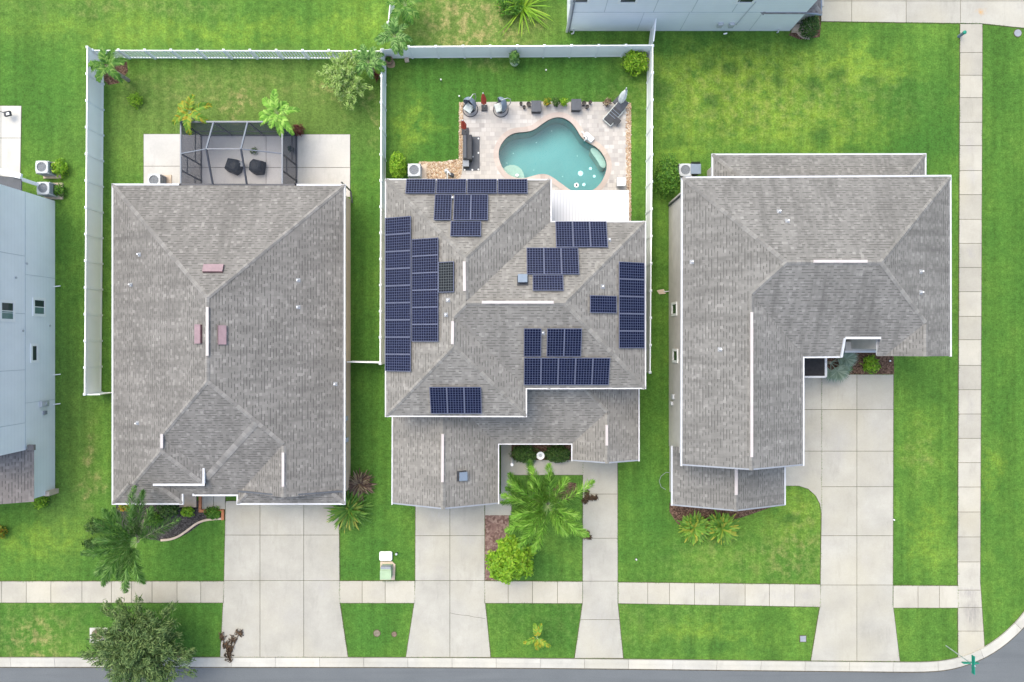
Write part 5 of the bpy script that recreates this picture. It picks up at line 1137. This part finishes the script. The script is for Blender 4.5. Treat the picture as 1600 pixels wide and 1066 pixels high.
MB().box(W(920, 215, 0.2), (0.75, 0.4, 0.3), -0.7).build('body', MT['pwhite'], b, bevel=0.06); MB().tube([W(909.5, 206, 0.1), W(914, 211, 0.4), W(916, 217, 0.5), W(913, 220, 0.1)], 0.05).build('rail', MT['pwhite'], b); MB().box(W(915.5, 215.5, 0.38), (0.2, 0.2, 0.06), 0.5).build('lid', MT['char'], b)
# stones
def gravel(name, pts, n, size, z=0.02):
    P = PX(pts); tag(MB().prism(P, 0.0, z).build(name+'_bed', MT['gravelb']), kind='structure'); r = random.Random(len(pts)*7+n); mb = MB()
    xs = [p[0] for p in P]; ys = [p[1] for p in P]; k = 0
    def inside(x, y):
        c = False
        for i in range(len(P)):
            a, b = P[i], P[i-1]
            if (a[1] > y) != (b[1] > y) and x < (b[0]-a[0])*(y-a[1])/(b[1]-a[1])+a[0]: c = not c
        return c
    while k < n:
        x, y = r.uniform(min(xs), max(xs)), r.uniform(min(ys), max(ys))
        if not inside(x, y): continue
        k += 1; s = size*r.uniform(0.6, 1.4); a = r.uniform(0, 3.14); ca, sa = math.cos(a), math.sin(a); ex = r.uniform(0.6, 1.0)
        ring_ = [(math.cos(t)*s, math.sin(t)*s*ex) for t in [i*math.pi/3 for i in range(6)]]
        vs = [(x+u*ca-v*sa, y+u*sa+v*ca, z) for u, v in ring_]+[(x+(u*ca-v*sa)*0.65, y+(u*sa+v*ca)*0.65, z+s*0.7) for u, v in ring_]
        mb.add(vs, [(i, (i+1) % 6, 6+(i+1) % 6, 6+i) for i in range(6)]+[tuple(range(6, 12))])
    tag(mb.build(name, MT['stone']), 'tan and brown river stones beside the pool paving', None, None, 'stuff')
gravel('river_stones', [(655, 253), (690, 253), (718, 249), (722, 250), (722, 270), (717, 284), (655, 284)], 1500, 0.055)
gravel('river_stones', [(717.5, 160), (724, 160), (723, 250), (717, 250)], 380, 0.05); gravel('river_stones', [(978, 161), (986, 161), (986, 346), (978, 346)], 900, 0.05)
# air conditioners
def ac_unit():
    root = thing('air_conditioner', 'x', 'air conditioner', (0, 0, 0), 0, 'air conditioners on concrete pads beside the houses'); s = 0.86; h_ = 0.85
    MB().box((0.12, 0, 0.05), (1.25, 1.15, 0.1)).build('pad', MT['tan'], root, world=False)
    MB().box((0, 0, 0.1+h_/2), (s-0.06, s-0.06, h_)).build('coil', MT['acg'], root, world=False)
    fr_ = MB()
    for z in (0.2, 0.4, 0.6, 0.78): fr_.box((0, 0, z), (s-0.03, s-0.03, 0.02))
    for x in (-1, 1):
        for y in (-1, 1): fr_.box((x*(s/2-0.03), y*(s/2-0.03), 0.1+h_/2), (0.07, 0.07, h_))
    fr_.build('louvre_frame', MT['acw'], root, world=False)
    N_ = 24; mb = MB(); R1 = 0.33; q = s/2; vs = []; fs = []
    for i in range(N_):
        a = 2*math.pi*i/N_; c_, s_ = math.cos(a), math.sin(a); k = q/max(abs(c_), abs(s_)); k = min(k, q*1.28); vs += [(c_*k, s_*k, 0), (c_*R1, s_*R1, 0.02), (c_*R1, s_*R1, -0.12), (c_*k, s_*k, -0.08)]
    for i in range(N_):
        j = (i+1) % N_; fs += [(4*i, 4*j, 4*j+1, 4*i+1), (4*i+1, 4*j+1, 4*j+2, 4*i+2), (4*i+3, 4*j+3, 4*j, 4*i)]
    mb.add([(x, y, z+0.1+h_+0.05) for x, y, z in vs], fs); mb.build('top_cover', MT['acw'], root, world=False)
    MB().cyl((0, 0, 0.82), (0, 0, 0.84), 0.34, n=20).build('fan_well', MT['dark'], root, world=False)
    f = MB()
    for i in range(4):
        a = i*math.pi/2+0.4; f.add([(0, 0, 0.88), (0.30*math.cos(a), 0.30*math.sin(a), 0.90), (0.30*math.cos(a+0.75), 0.30*math.sin(a+0.75), 0.86)], [(0, 1, 2)])
    f.cyl((0, 0, 0.86), (0, 0, 0.93), 0.08, n=10); f.build('fan', MT['acw'], root, world=False)
    g_ = MB()
    for i in range(12): a = i*math.pi/6; g_.bar((0.07*math.cos(a), 0.07*math.sin(a), 1.01), (0.33*math.cos(a), 0.33*math.sin(a), 1.0), 0.012)
    for rr in (0.12, 0.22): g_.tube([(rr*math.cos(2*math.pi*i/16), rr*math.sin(2*math.pi*i/16), 1.012) for i in range(17)], 0.006, 4)
    g_.build('grille', MT['grey'], root, world=False); return root
ACS = [(65, 261, 0, 'grey air conditioner at left, the upper of the pair beside the lime shrub'), (67, 294, 0, 'grey air conditioner at left, the lower of the pair beside the blue-grey house wall'), (240.5, 281.5, 0, 'grey air conditioner on the white slab behind the left house'), (647, 265.5, 0, 'grey air conditioner on river stones beside the bright green hedge'), (1071, 265.5, 0, 'pale air conditioner beside the tall shrub and the grey bin')]
pr = None
for (x, y, rz, lb) in ACS:
    c = W(x, y, 1.0); c.z = 0
    if pr is None: pr = ac_unit(); pr.location = c; pr['label'] = lb
    else: dup(pr, c, rz, lb)
b = thing('rubbish_bin', 'dark grey wheeled bin standing beside the air conditioner of the right house', 'bin', (WX(1087, 1), WY(263, 1), 0)); c = W(1087, 263, 1.0)
MB().add([(c.x+x*k, c.y+y*k, z) for k, z in ((0.27, 0.08), (0.33, 1.0)) for x, y in ((-1, -1.15), (1, -1.15), (1, 1.15), (-1, 1.15))], [(0, 1, 5, 4), (1, 2, 6, 5), (2, 3, 7, 6), (3, 0, 4, 7), (3, 2, 1, 0)]).build('body', MT['char'], b, bevel=0.03)
MB().box((c.x, c.y-0.06, 1.03), (0.72, 0.7, 0.08)).build('lid', MT['bluegrey'], b, bevel=0.03); MB().bar((c.x-0.3, c.y+0.42, 1.0), (c.x+0.3, c.y+0.42, 1.0), 0.05).build('handle', MT['dark'], b); MB().cyl((c.x-0.32, c.y+0.33, 0.1), (c.x+0.32, c.y+0.33, 0.1), 0.1).build('wheels', MT['dark'], b)
# egg chairs
def egg_chair():
    root = thing('egg_chair', 'x', 'chair', (0, 0, 0), 0, 'hanging egg chairs on the pool deck')
    MB().tube([(0.52*math.cos(2*math.pi*i/24), 0.52*math.sin(2*math.pi*i/24), 0.06) for i in range(25)], 0.028).build('base_ring', MT['bronze'], root, world=False)
    MB().tube([(0, 0.5, 0.06), (0, 0.72, 0.7), (0, 0.74, 1.4), (0, 0.5, 1.86), (0, 0.12, 1.93), (0, 0.05, 1.8)], 0.03).build('stand', MT['galv'], root, world=False)
    mb = MB(); nU, nV = 16, 8; vs = []
    for j in range(nV+1):
        th = math.pi*(0.04+0.92*j/nV)
        for i in range(nU+1):
            ph = math.radians(-10+200*i/nU); vs.append((0.46*math.sin(th)*math.cos(ph), 0.40*math.sin(th)*math.sin(ph)+0.02, 1.05-0.72*math.cos(math.pi-th)*1.0))
    fs = [(j*(nU+1)+i, j*(nU+1)+i+1, (j+1)*(nU+1)+i+1, (j+1)*(nU+1)+i) for j in range(nV) for i in range(nU)]
    mb.add(vs, fs); o = mb.build('shell', MT['bluegrey'], root, world=False); sm = o.modifiers.new('thick', 'SOLIDIFY'); sm.thickness = 0.03
    MB().lathe((0, 0, 0.42), [(0.25, 0), (0.42, 0.05), (0.44, 0.12), (0.3, 0.16)], 18).build('seat_basket', MT['char'], root, world=False)
    MB().box((0, -0.10, 0.63), (0.6, 0.62, 0.14)).build('cushion', MT['cush'], root, world=False, bevel=0.05); MB().box((0.05, 0.22, 0.85), (0.52, 0.16, 0.45)).build('back_cushion', MT['char'], root, world=False, bevel=0.05); MB().box((0.08, 0.03, 0.78), (0.34, 0.16, 0.28)).build('pillow', MT['lf_lite'] if False else MT['cush'], root, world=False, bevel=0.05)
    return root
ec = egg_chair(); c = W(735, 171.5); ec.location = c; ec.rotation_euler = (0, 0, math.radians(-35)); ec['label'] = 'egg chair with pale cushion in the left corner of the pool deck'
dup(ec, W(782.5, 172), math.radians(-70), 'egg chair with pale cushion between the red parasol and the dark planter')
def parasol(px, py, az, label, tall, wbase):
    c = W(px, py); root = thing('folded_parasol', label, 'parasol', c); d = Vector((math.cos(az), math.sin(az), 0))*tall*0.03; top = c+Vector((d.x, d.y, tall))
    MB().cyl(c, top, 0.025, n=8).build('pole', MT['galv'], root); a = c+(top-c)*0.42
    mb = MB(); N_ = 12; vs = []
    for t, rr in ((0.42, 0.15), (0.5, 0.17), (0.7, 0.13), (0.9, 0.07), (0.98, 0.03)):
        p = c+(top-c)*t; vs += [(p.x+rr*(1+0.3*(i % 2))*math.cos(2*math.pi*i/N_), p.y+rr*(1+0.3*(i % 2))*math.sin(2*math.pi*i/N_), p.z) for i in range(N_)]
    mb.add(vs, [(k*N_+i, k*N_+(i+1) % N_, (k+1)*N_+(i+1) % N_, (k+1)*N_+i) for k in range(4) for i in range(N_)]); mb.build('canopy', MT['red'], root)
    MB().lathe((top.x, top.y, top.z), [(0.03, -0.03), (0.045, 0.02), (0.02, 0.08)], 10).build('finial', MT['pwhite'], root); MB().box((c.x, c.y, 0.1), (wbase, wbase, 0.14)).build('base', MT['char'], root, bevel=0.02)
parasol(757, 169.5, 1.4, 'folded red parasol standing between the two egg chairs', 2.7, 0.42); parasol(727, 206, 2.2, 'folded red parasol behind the dark covered sofa', 2.3, 0.5)
# dark planters / side boxes
for i, (px, py, lb) in enumerate(((838, 166, 'dark square box seat on the pool deck, left of the potted plants'), (900.5, 163.5, 'dark square box seat on the pool deck, right of the potted plants'))):
    c = W(px, py, 0.55); b = thing('box_seat', lb, 'box seat', (c.x, c.y, 0), 0, 'dark box seats on the pool deck'); MB().box((c.x, c.y, 0.25), (0.64, 0.72, 0.44)).build('body', MT['char'], b, bevel=0.02); MB().box((c.x, c.y, 0.52), (0.70, 0.78, 0.1)).build('lid', MT['charl'], b, bevel=0.025)
def pot(px, py, r_, label, plant=None, mm='potd', rp=7):
    c = W(px, py, 0.2); root = thing('potted_plant', label, 'potted plant', (c.x, c.y, 0), 0, 'pots along the back edge of the pool deck'); MB().lathe((c.x, c.y, 0.03), [(r_*0.7, 0), (r_, 0.26), (r_*1.06, 0.30), (r_*0.85, 0.30), (r_*0.8, 0.24)], 14).build('pot', MT[mm], root)
    if plant:
        mb = MB(); rr = random.Random(int(px)); leafball(mb, (c.x, c.y, 0.5), rp*S, rp*S, 0.35, 150, 0.20, 0.07, rr, inner=0.2); mb.build('foliage', MT[plant], root)
for a in ((814, 162.5, 0.11, 'small empty dark pot farthest left on the deck edge', None), (819, 168, 0.11, 'small empty dark pot nearest the pool, left of the left box seat', None), (826, 163.5, 0.16, 'round dark pot touching the left box seat', None), (854.5, 162, 0.15, 'pot with yellow-green leaves right of the left box seat', 'lf_croton'), (868, 163, 0.15, 'dark leafy pot in the middle of the deck-edge row', 'lf_dark'), (880, 162, 0.17, 'pot with the largest yellow-green plant left of the right box seat', 'lf_lime'),
          (912.5, 162, 0.15, 'round dark pot touching the right box seat', None), (917.5, 167.5, 0.13, 'small dark pot nearest the pool, right of the right box seat', None), (922, 160.5, 0.12, 'small dark pot farthest from the pool, right of the right box seat', None), (948, 163, 0.13, 'pot with a reddish plant near the lounger', 'lf_burg')):
    pot(*a)
c = W(804, 93, 0.8); root = thing('potted_plant', 'tall green plant in a glazed pot against the back pool fence', 'potted plant', (c.x, c.y, 0)); MB().lathe((c.x, c.y, 0), [(0.2, 0), (0.32, 0.4), (0.34, 0.5), (0.26, 0.5)], 16).build('pot', MT['green'], root); mb = MB(); leafball(mb, (c.x, c.y+0.05, 1.0), 0.36, 0.36, 0.65, 420, 0.26, 0.07, random.Random(3)); mb.build('foliage', MT['lf_palmd'], root)
c = W(609, 97); root = thing('potted_plant', 'dark pot on bare tan soil in the pool yard fence corner', 'potted plant', c); MB().lathe((c.x, c.y, 0.02), [(0.2, 0), (0.27, 0.3), (0.29, 0.36), (0.2, 0.36)], 16).build('pot', MT['pot'], root); mb = MB(); leafball(mb, (c.x, c.y, 0.45), 0.2, 0.2, 0.2, 120, 0.14, 0.05, random.Random(4)); mb.build('foliage', MT['lf_mid'], root)
bed('bare_soil', smooth_loop([(604, 92), (616, 93), (618, 104), (612, 107), (604, 105)], 2), MT['sand'], 0.01)
c = W(636, 95); b = thing('stone_block', 'pale square stepping block on the lawn by the back pool fence', 'block', c); MB().box((c.x, c.y, 0.1), (0.3, 0.28, 0.2), 0.2).build('block', MT['tan'], b, bevel=0.02)
for i, (x, y, lb) in enumerate(((689.5, 127, 'tiny white sprinkler on the pool yard lawn in front of the back fence'), (853, 112, 'tiny white sprinkler on the lawn above the pool deck'), (718, 152.5, 'small white globe light at the left corner of the pool deck'))): c = W(x, y); b = thing('garden_light', lb, 'garden light', c); MB().cyl(c, c+Vector((0, 0, 0.25)), 0.03).build('stem', MT['char'], b); MB().lathe((c.x, c.y, 0.25), [(0.02, 0), (0.055, 0.04), (0.055, 0.07), (0.02, 0.1)], 10).build('globe', MT['pwhite'], b)
# sun lounger, side table, folded gazebo umbrella
c = W(961, 178); lg = thing('sun_lounger', 'dark cushioned sun lounger at the right corner of the pool deck', 'sun lounger', c, math.radians(49))
MB().box((-0.35, 0, 0.36), (1.15, 0.66, 0.10)).build('seat_cushion', MT['char'], lg, world=False, bevel=0.03); bk = MB(); bk.box((0.55, 0, 0.55), (0.85, 0.64, 0.09), M=Matrix.Rotation(-0.55, 3, 'Y')); bk.build('backrest', MT['charl'], lg, world=False, bevel=0.03)
mb = MB(); mb.bar((-0.95, 0.36, 0.3), (0.6, 0.36, 0.3), 0.05).bar((-0.95, -0.36, 0.3), (0.6, -0.36, 0.3), 0.05).bar((-0.95, -0.36, 0.301), (-0.95, 0.36, 0.301), 0.05); mb.build('frame', MT['galv'], lg, world=False)
for x in (-0.9, 0.5):
    for y in (-0.36, 0.36): MB().bar((x, y, 0.03), (x, y, 0.3), 0.045).build('leg', MT['galv'], lg, world=False)
for k in range(3): MB().box((-0.1+0.2*k-0.3, 0, 0.425), (0.03, 0.64, 0.02)).build('strap', MT['bluegrey'], lg, world=False)
c = W(963, 192.5); tb = thing('side_table', 'small dark square side table beside the sun lounger', 'table', c, math.radians(50)); MB().box((0, 0, 0.42), (0.42, 0.42, 0.04)).build('tabletop', MT['char'], tb, world=False)
for x in (-.17, .17):
    for y in (-.17, .17): MB().bar((x, y, 0.03), (x, y, 0.41), 0.03).build('leg', MT['bronze'], tb, world=False)
c = W(967, 162); root = thing('folded_parasol', 'closed grey cantilever parasol behind the sun lounger', 'parasol', c); top = W(977, 147, 1.9)
a = c+Vector((0.05, 0.1, 0)); pm = MB(); pm.cyl(a, a+Vector((0.1, 0.15, 2.3)), 0.04); pm.build('pole', MT['galv'], root); mb = MB(); N_ = 12; vs = []
for t, rr in ((0.0, 0.08), (0.2, 0.17), (0.5, 0.2), (0.8, 0.16), (1.0, 0.05)): p = W(969, 160, 1.0).lerp(W(978, 141, 2.0), t); vs += [(p.x+rr*(1+0.3*(i % 2))*math.cos(2*math.pi*i/N_), p.y+rr*(1+0.3*(i % 2))*math.sin(2*math.pi*i/N_), p.z+0.1*math.sin(i)) for i in range(N_)]
mb.add(vs, [(k*N_+i, k*N_+(i+1) % N_, (k+1)*N_+(i+1) % N_, (k+1)*N_+i) for k in range(4) for i in range(N_)]+[tuple(range(48, 60))]); mb.build('canopy', MT['cush'], root); MB().bar(a+Vector((0.1, 0.15, 2.3)), W(978, 141, 2.0), 0.05).build('arm', MT['galv'], root); MB().box((a.x, a.y, 0.08), (0.7, 0.7, 0.1), 0.8).build('base', MT['charl'], root)
# covered sofa on its dark mat, grey box, white cooler
b = thing('outdoor_mat', 'dark grey mat with white corner studs under the covered sofa', 'mat', W(736, 240)); MB().prism(PX([(723.5, 214), (749.5, 214), (749.5, 267), (723.5, 267)]), 0.03, 0.05).build('mat', MT['charl'], b)
for x, y in ((747.5, 216.5), (747.5, 239), (738.5, 245), (747.5, 265), (738, 265.5), (726, 265.5)): MB().cyl(W(x, y, 0.05), W(x, y, 0.08), 0.06, n=10).build('stud', MT['pwhite'], b)
b = thing('covered_sofa', 'long sofa under a dark charcoal cover along the left edge of the pool deck', 'sofa', W(730, 230)); c0, c1 = W(723.5, 210, 0.8), W(737.5, 249, 0.8); MB().box(((c0.x+c1.x)/2, (c0.y+c1.y)/2, 0.42), (abs(c1.x-c0.x), abs(c1.y-c0.y), 0.72)).build('cover', MT['char'], b, bevel=0.06); MB().box((c0.x+0.14, (c0.y+c1.y)/2, 0.82), (0.22, abs(c1.y-c0.y)-0.1, 0.18)).build('backrest', MT['charl'], b, bevel=0.05)
c = W(728, 255.5, 0.55); b = thing('storage_box', 'small grey box at the end of the covered sofa', 'box', (c.x, c.y, 0)); MB().box((c.x, c.y, 0.3), (0.40, 0.42, 0.5)).build('body', MT['char'], b, bevel=0.02); MB().box((c.x, c.y, 0.57), (0.43, 0.45, 0.06)).build('lid', MT['grey'], b, bevel=0.02)
c = W(971, 284, 0.7); b = thing('cool_box', 'white cool box standing by the ribbed patio roof', 'cool box', (c.x, c.y, 0)); MB().box((c.x, c.y, 0.32), (0.52, 0.52, 0.52)).build('body', MT['acw'], b, bevel=0.03); MB().box((c.x, c.y, 0.65), (0.58, 0.58, 0.14)).build('lid', MT['pwhite'], b, bevel=0.04)
c = W(701, 272); b = thing('pool_pump', 'white and dark pool pump pipes on the river stones', 'pool pump', c); MB().cyl(W(707, 272, 0.2), W(705, 276, 0.25), 0.16, n=14).build('motor', MT['char'], b, bevel=0.01); MB().tube([W(697, 269, 0.1), W(699, 267, 0.5), W(702, 270, 0.5), W(705, 275, 0.25)], 0.05).tube([W(699, 281, 0.1), W(699, 270, 0.5)], 0.045).build('pipes', MT['pwhite'], b); MB().lathe(tuple(W(698, 269, 0.05)), [(0.14, 0), (0.14, 0.4), (0.08, 0.5)], 12).build('filter', MT['acw'], b)

# ------------------------------------------------------------------ street-side things
c = W(602, 893); b = thing('utility_box', 'pale green metal utility box on a tan pad beside the pavement', 'utility box', c)
MB().prism(PX([(594.5, 877), (613, 877), (618, 882), (617, 906), (594.5, 906)]), 0.0, 0.08).build('pad', MT['tan'], b); c0 = W(602.5, 896, 0.8); MB().box((c0.x, c0.y, 0.42), (0.74, 0.86, 0.72)).build('cabinet', MT['green'], b, bevel=0.04); MB().box((c0.x, c0.y-0.12, 0.80), (0.78, 0.64, 0.06)).build('lid', MT['green'], b, bevel=0.02); MB().box((c0.x, c0.y+0.36, 0.6), (0.7, 0.16, 0.4)).build('hinge_cover', MT['grey'], b, bevel=0.03)
c = W(603.5, 868); b = thing('meter_cover', 'rounded white plastic cover on the grass behind the green utility box', 'cover', c); MB().box((c.x, c.y, 0.14), (0.92, 0.66, 0.28)).build('cover', MT['pwhite'], b, bevel=0.12)
c = W(620.5, 863.5); b = thing('marker_post', 'short dark marker post on the grass beside the white cover', 'marker post', c); MB().cyl(c, c+Vector((0, 0, 0.35)), 0.06).build('post', MT['char'], b); MB().cyl(c+Vector((0, 0, 0.35)), c+Vector((0, 0, 0.39)), 0.08).build('cap', MT['galv'], b)
for (x, y, r_, m, lb, sq) in ((589, 989.5, 0.22, 'cover_soil', 'round brownish ground cover on the lawn between the driveways, left of the pair', 0), (616, 991, 0.16, 'rust', 'small dark ground cover on the lawn between the driveways, right of the pair', 0), (1254.5, 998, 0.2, 'grey', 'square grey ground cover beside the wide driveway apron', 1), (1590, 52, 0.25, 'grey', 'round grey ground cover near the top right concrete', 0)):
    c = W(x, y); b = thing('ground_cover', lb, 'ground cover', c); (MB().box((c.x, c.y, 0.02), (r_*2, r_*2, 0.04)) if sq else MB().cyl(c, c+Vector((0, 0, 0.035)), r_, n=20)).build('lid', MT[m], b); (MB().box((c.x, c.y, 0.012), (r_*2+.1, r_*2+.1, 0.024)) if sq else MB().cyl(c, c+Vector((0, 0, 0.02)), r_+0.05, n=20)).build('collar', MT['soil'], b)
c = W(152, 992); b = thing('manhole', 'round rusty manhole cover in a pale square concrete pad under the oak', 'manhole', c); MB().prism(PX([(140.5, 981), (168, 981), (168, 1004), (140.5, 1004)]), 0, 0.03).build('pad', MT['slab'], b); MB().cyl(c+Vector((0, 0, 0.03)), c+Vector((0, 0, 0.055)), 0.38, n=26).build('lid', MT['rust'], b)
# street name sign
c = W(1478, 1009); b = thing('street_sign', 'green street name sign with two crossed blades on a steel post at the corner', 'street sign', c); MB().cyl(c, c+Vector((0, 0, 2.55)), 0.035, n=10).build('post', MT['galv'], b)
top = c+Vector((0, 0, 2.5)); MB().box(top+Vector((0, 0, 0.35)), (0.05, 1.2, 0.28)).build('blade', MT['teal'], b); MB().box(top+Vector((0.0, 0, 0.06)), (1.05, 0.05, 0.24)).build('blade', MT['teal'], b); MB().box(top+Vector((0, 0, 0.2)), (0.08, 0.08, 0.1)).build('bracket', MT['galv'], b); MB().cyl(top+Vector((0, 0, 0.48)), top+Vector((0, 0, 0.54)), 0.04).build('cap', MT['galv'], b)
c = W(1498, 57); b = thing('marker_post', 'dark teal utility post beside the pavement at upper right', 'marker post', c); MB().cyl(c, c+Vector((0, 0, 0.6)), 0.11, n=14).build('post', MT['bluegrey'], b); MB().lathe((c.x, c.y, 0.6), [(0.13, 0), (0.13, 0.06), (0.05, 0.12)], 14).build('cap', MT['teal'], b)
# urn by the walk, hose, lights
c = W(844.5, 712, 0.5); b = thing('garden_urn', 'white urn between the two clipped hedges by the front walk', 'urn', (c.x, c.y, 0)); MB().lathe((c.x, c.y, 0.0), [(0.16, 0), (0.16, 0.08), (0.07, 0.15), (0.07, 0.3), (0.24, 0.5), (0.28, 0.58), (0.24, 0.57), (0.1, 0.50)], 18).build('bowl', MT['pwhite'], b); MB().cyl((c.x, c.y, 0.5), (c.x, c.y, 0.53), 0.11, n=16).build('soil', MT['acw'], b)
b = thing('garden_hose', 'thin grey hose looping on the grass beside the right house', 'hose', W(1037, 750)); MB().tube([W(1048, 739, 0.3), W(1041, 738, 0.1), W(1033, 744, 0.03), (W(1030, 752, 0.03)), W(1033, 761, 0.03), W(1040, 765, 0.03)], 0.018).build('tube', MT['grey'], b)
b = thing('splash_block', 'pale stone splash block at the downspout of the right house', 'block', W(1037, 456)); MB().prism(PX([(1026, 454), (1037, 452), (1040, 459), (1030, 460)]), 0, 0.06).build('stone', MT['tan'], b); MB().bar(W(1037, 456, 0.1), W(1047, 455, 0.12), 0.06).build('spout', MT['white'], b)
for (x, y, lb) in ((994, 874, 'small white lawn sprinkler beside the narrow driveway'), (1396, 812, 'white sprinkler head at the right edge of the wide driveway'), (1390, 564, 'white path light in the mulch bed of the right house')): c = W(x, y); b = thing('garden_light', lb, 'garden light', c); MB().cyl(c, c+Vector((0, 0, 0.12)), 0.05, n=10).build('head', MT['pwhite'], b); MB().cyl(c, c+Vector((0, 0, 0.03)), 0.09, n=10).build('collar', MT['char'], b)
# ------------------------------------------------------------------ ragged turf along the paving
gb = MB(); r = random.Random(77)
for P in EDGES:
    n = len(P); ar = sum(P[i][0]*P[(i+1) % n][1]-P[(i+1) % n][0]*P[i][1] for i in range(n)); sg = 1 if ar > 0 else -1
    for i in range(n):
        A, B = Vector(P[i]), Vector(P[(i+1) % n]); L = (B-A).length
        if L < 0.05: continue
        d = (B-A)/L; nn = Vector((d.y, -d.x))*sg; off = Vector((r.uniform(0, 99), 0, 0))
        for k in range(int(L/0.05)):
            t = k*0.05+r.uniform(0, 0.05); c = A+d*t
            if abs(c.x) > 37 or abs(c.y) > 25: continue
            w_ = mnoise.noise(off+Vector((t*0.9, 0, 0)))
            if r.random() > 0.55+0.6*w_: continue
            ang = math.atan2(-nn.y, -nn.x)+r.uniform(-1.2, 1.2); l_ = r.uniform(0.05, 0.12)*(1+0.7*max(0, w_)); p = c+nn*r.uniform(0.02, 0.07); dv = Vector((math.cos(ang), math.sin(ang))); sv = Vector((-dv.y, dv.x))*0.016
            q = p+dv*l_; gb.add([(p.x-sv.x, p.y-sv.y, 0.02), (p.x+sv.x, p.y+sv.y, 0.02), (q.x, q.y, 0.05+r.uniform(0, 0.02))], [(0, 1, 2)])
tag(gb.build('grass', MT['grass']), 'green grass blades leaning over the edges of the paving', None, None, 'stuff')
cr = [Vector(p) for p in PX([(703.5, 957.5), (712, 959.5), (722, 961), (731, 961.5), (741, 964), (750, 965), (758.5, 966.5)])]; rb = ribbon(cr, -0.010, 0.010); tag(MB().prism([tuple(x[0]) for x in rb]+[tuple(x[1]) for x in rb[::-1]], 0.03, 0.0375).build('driveway_crack', MT['joint']), kind='structure')
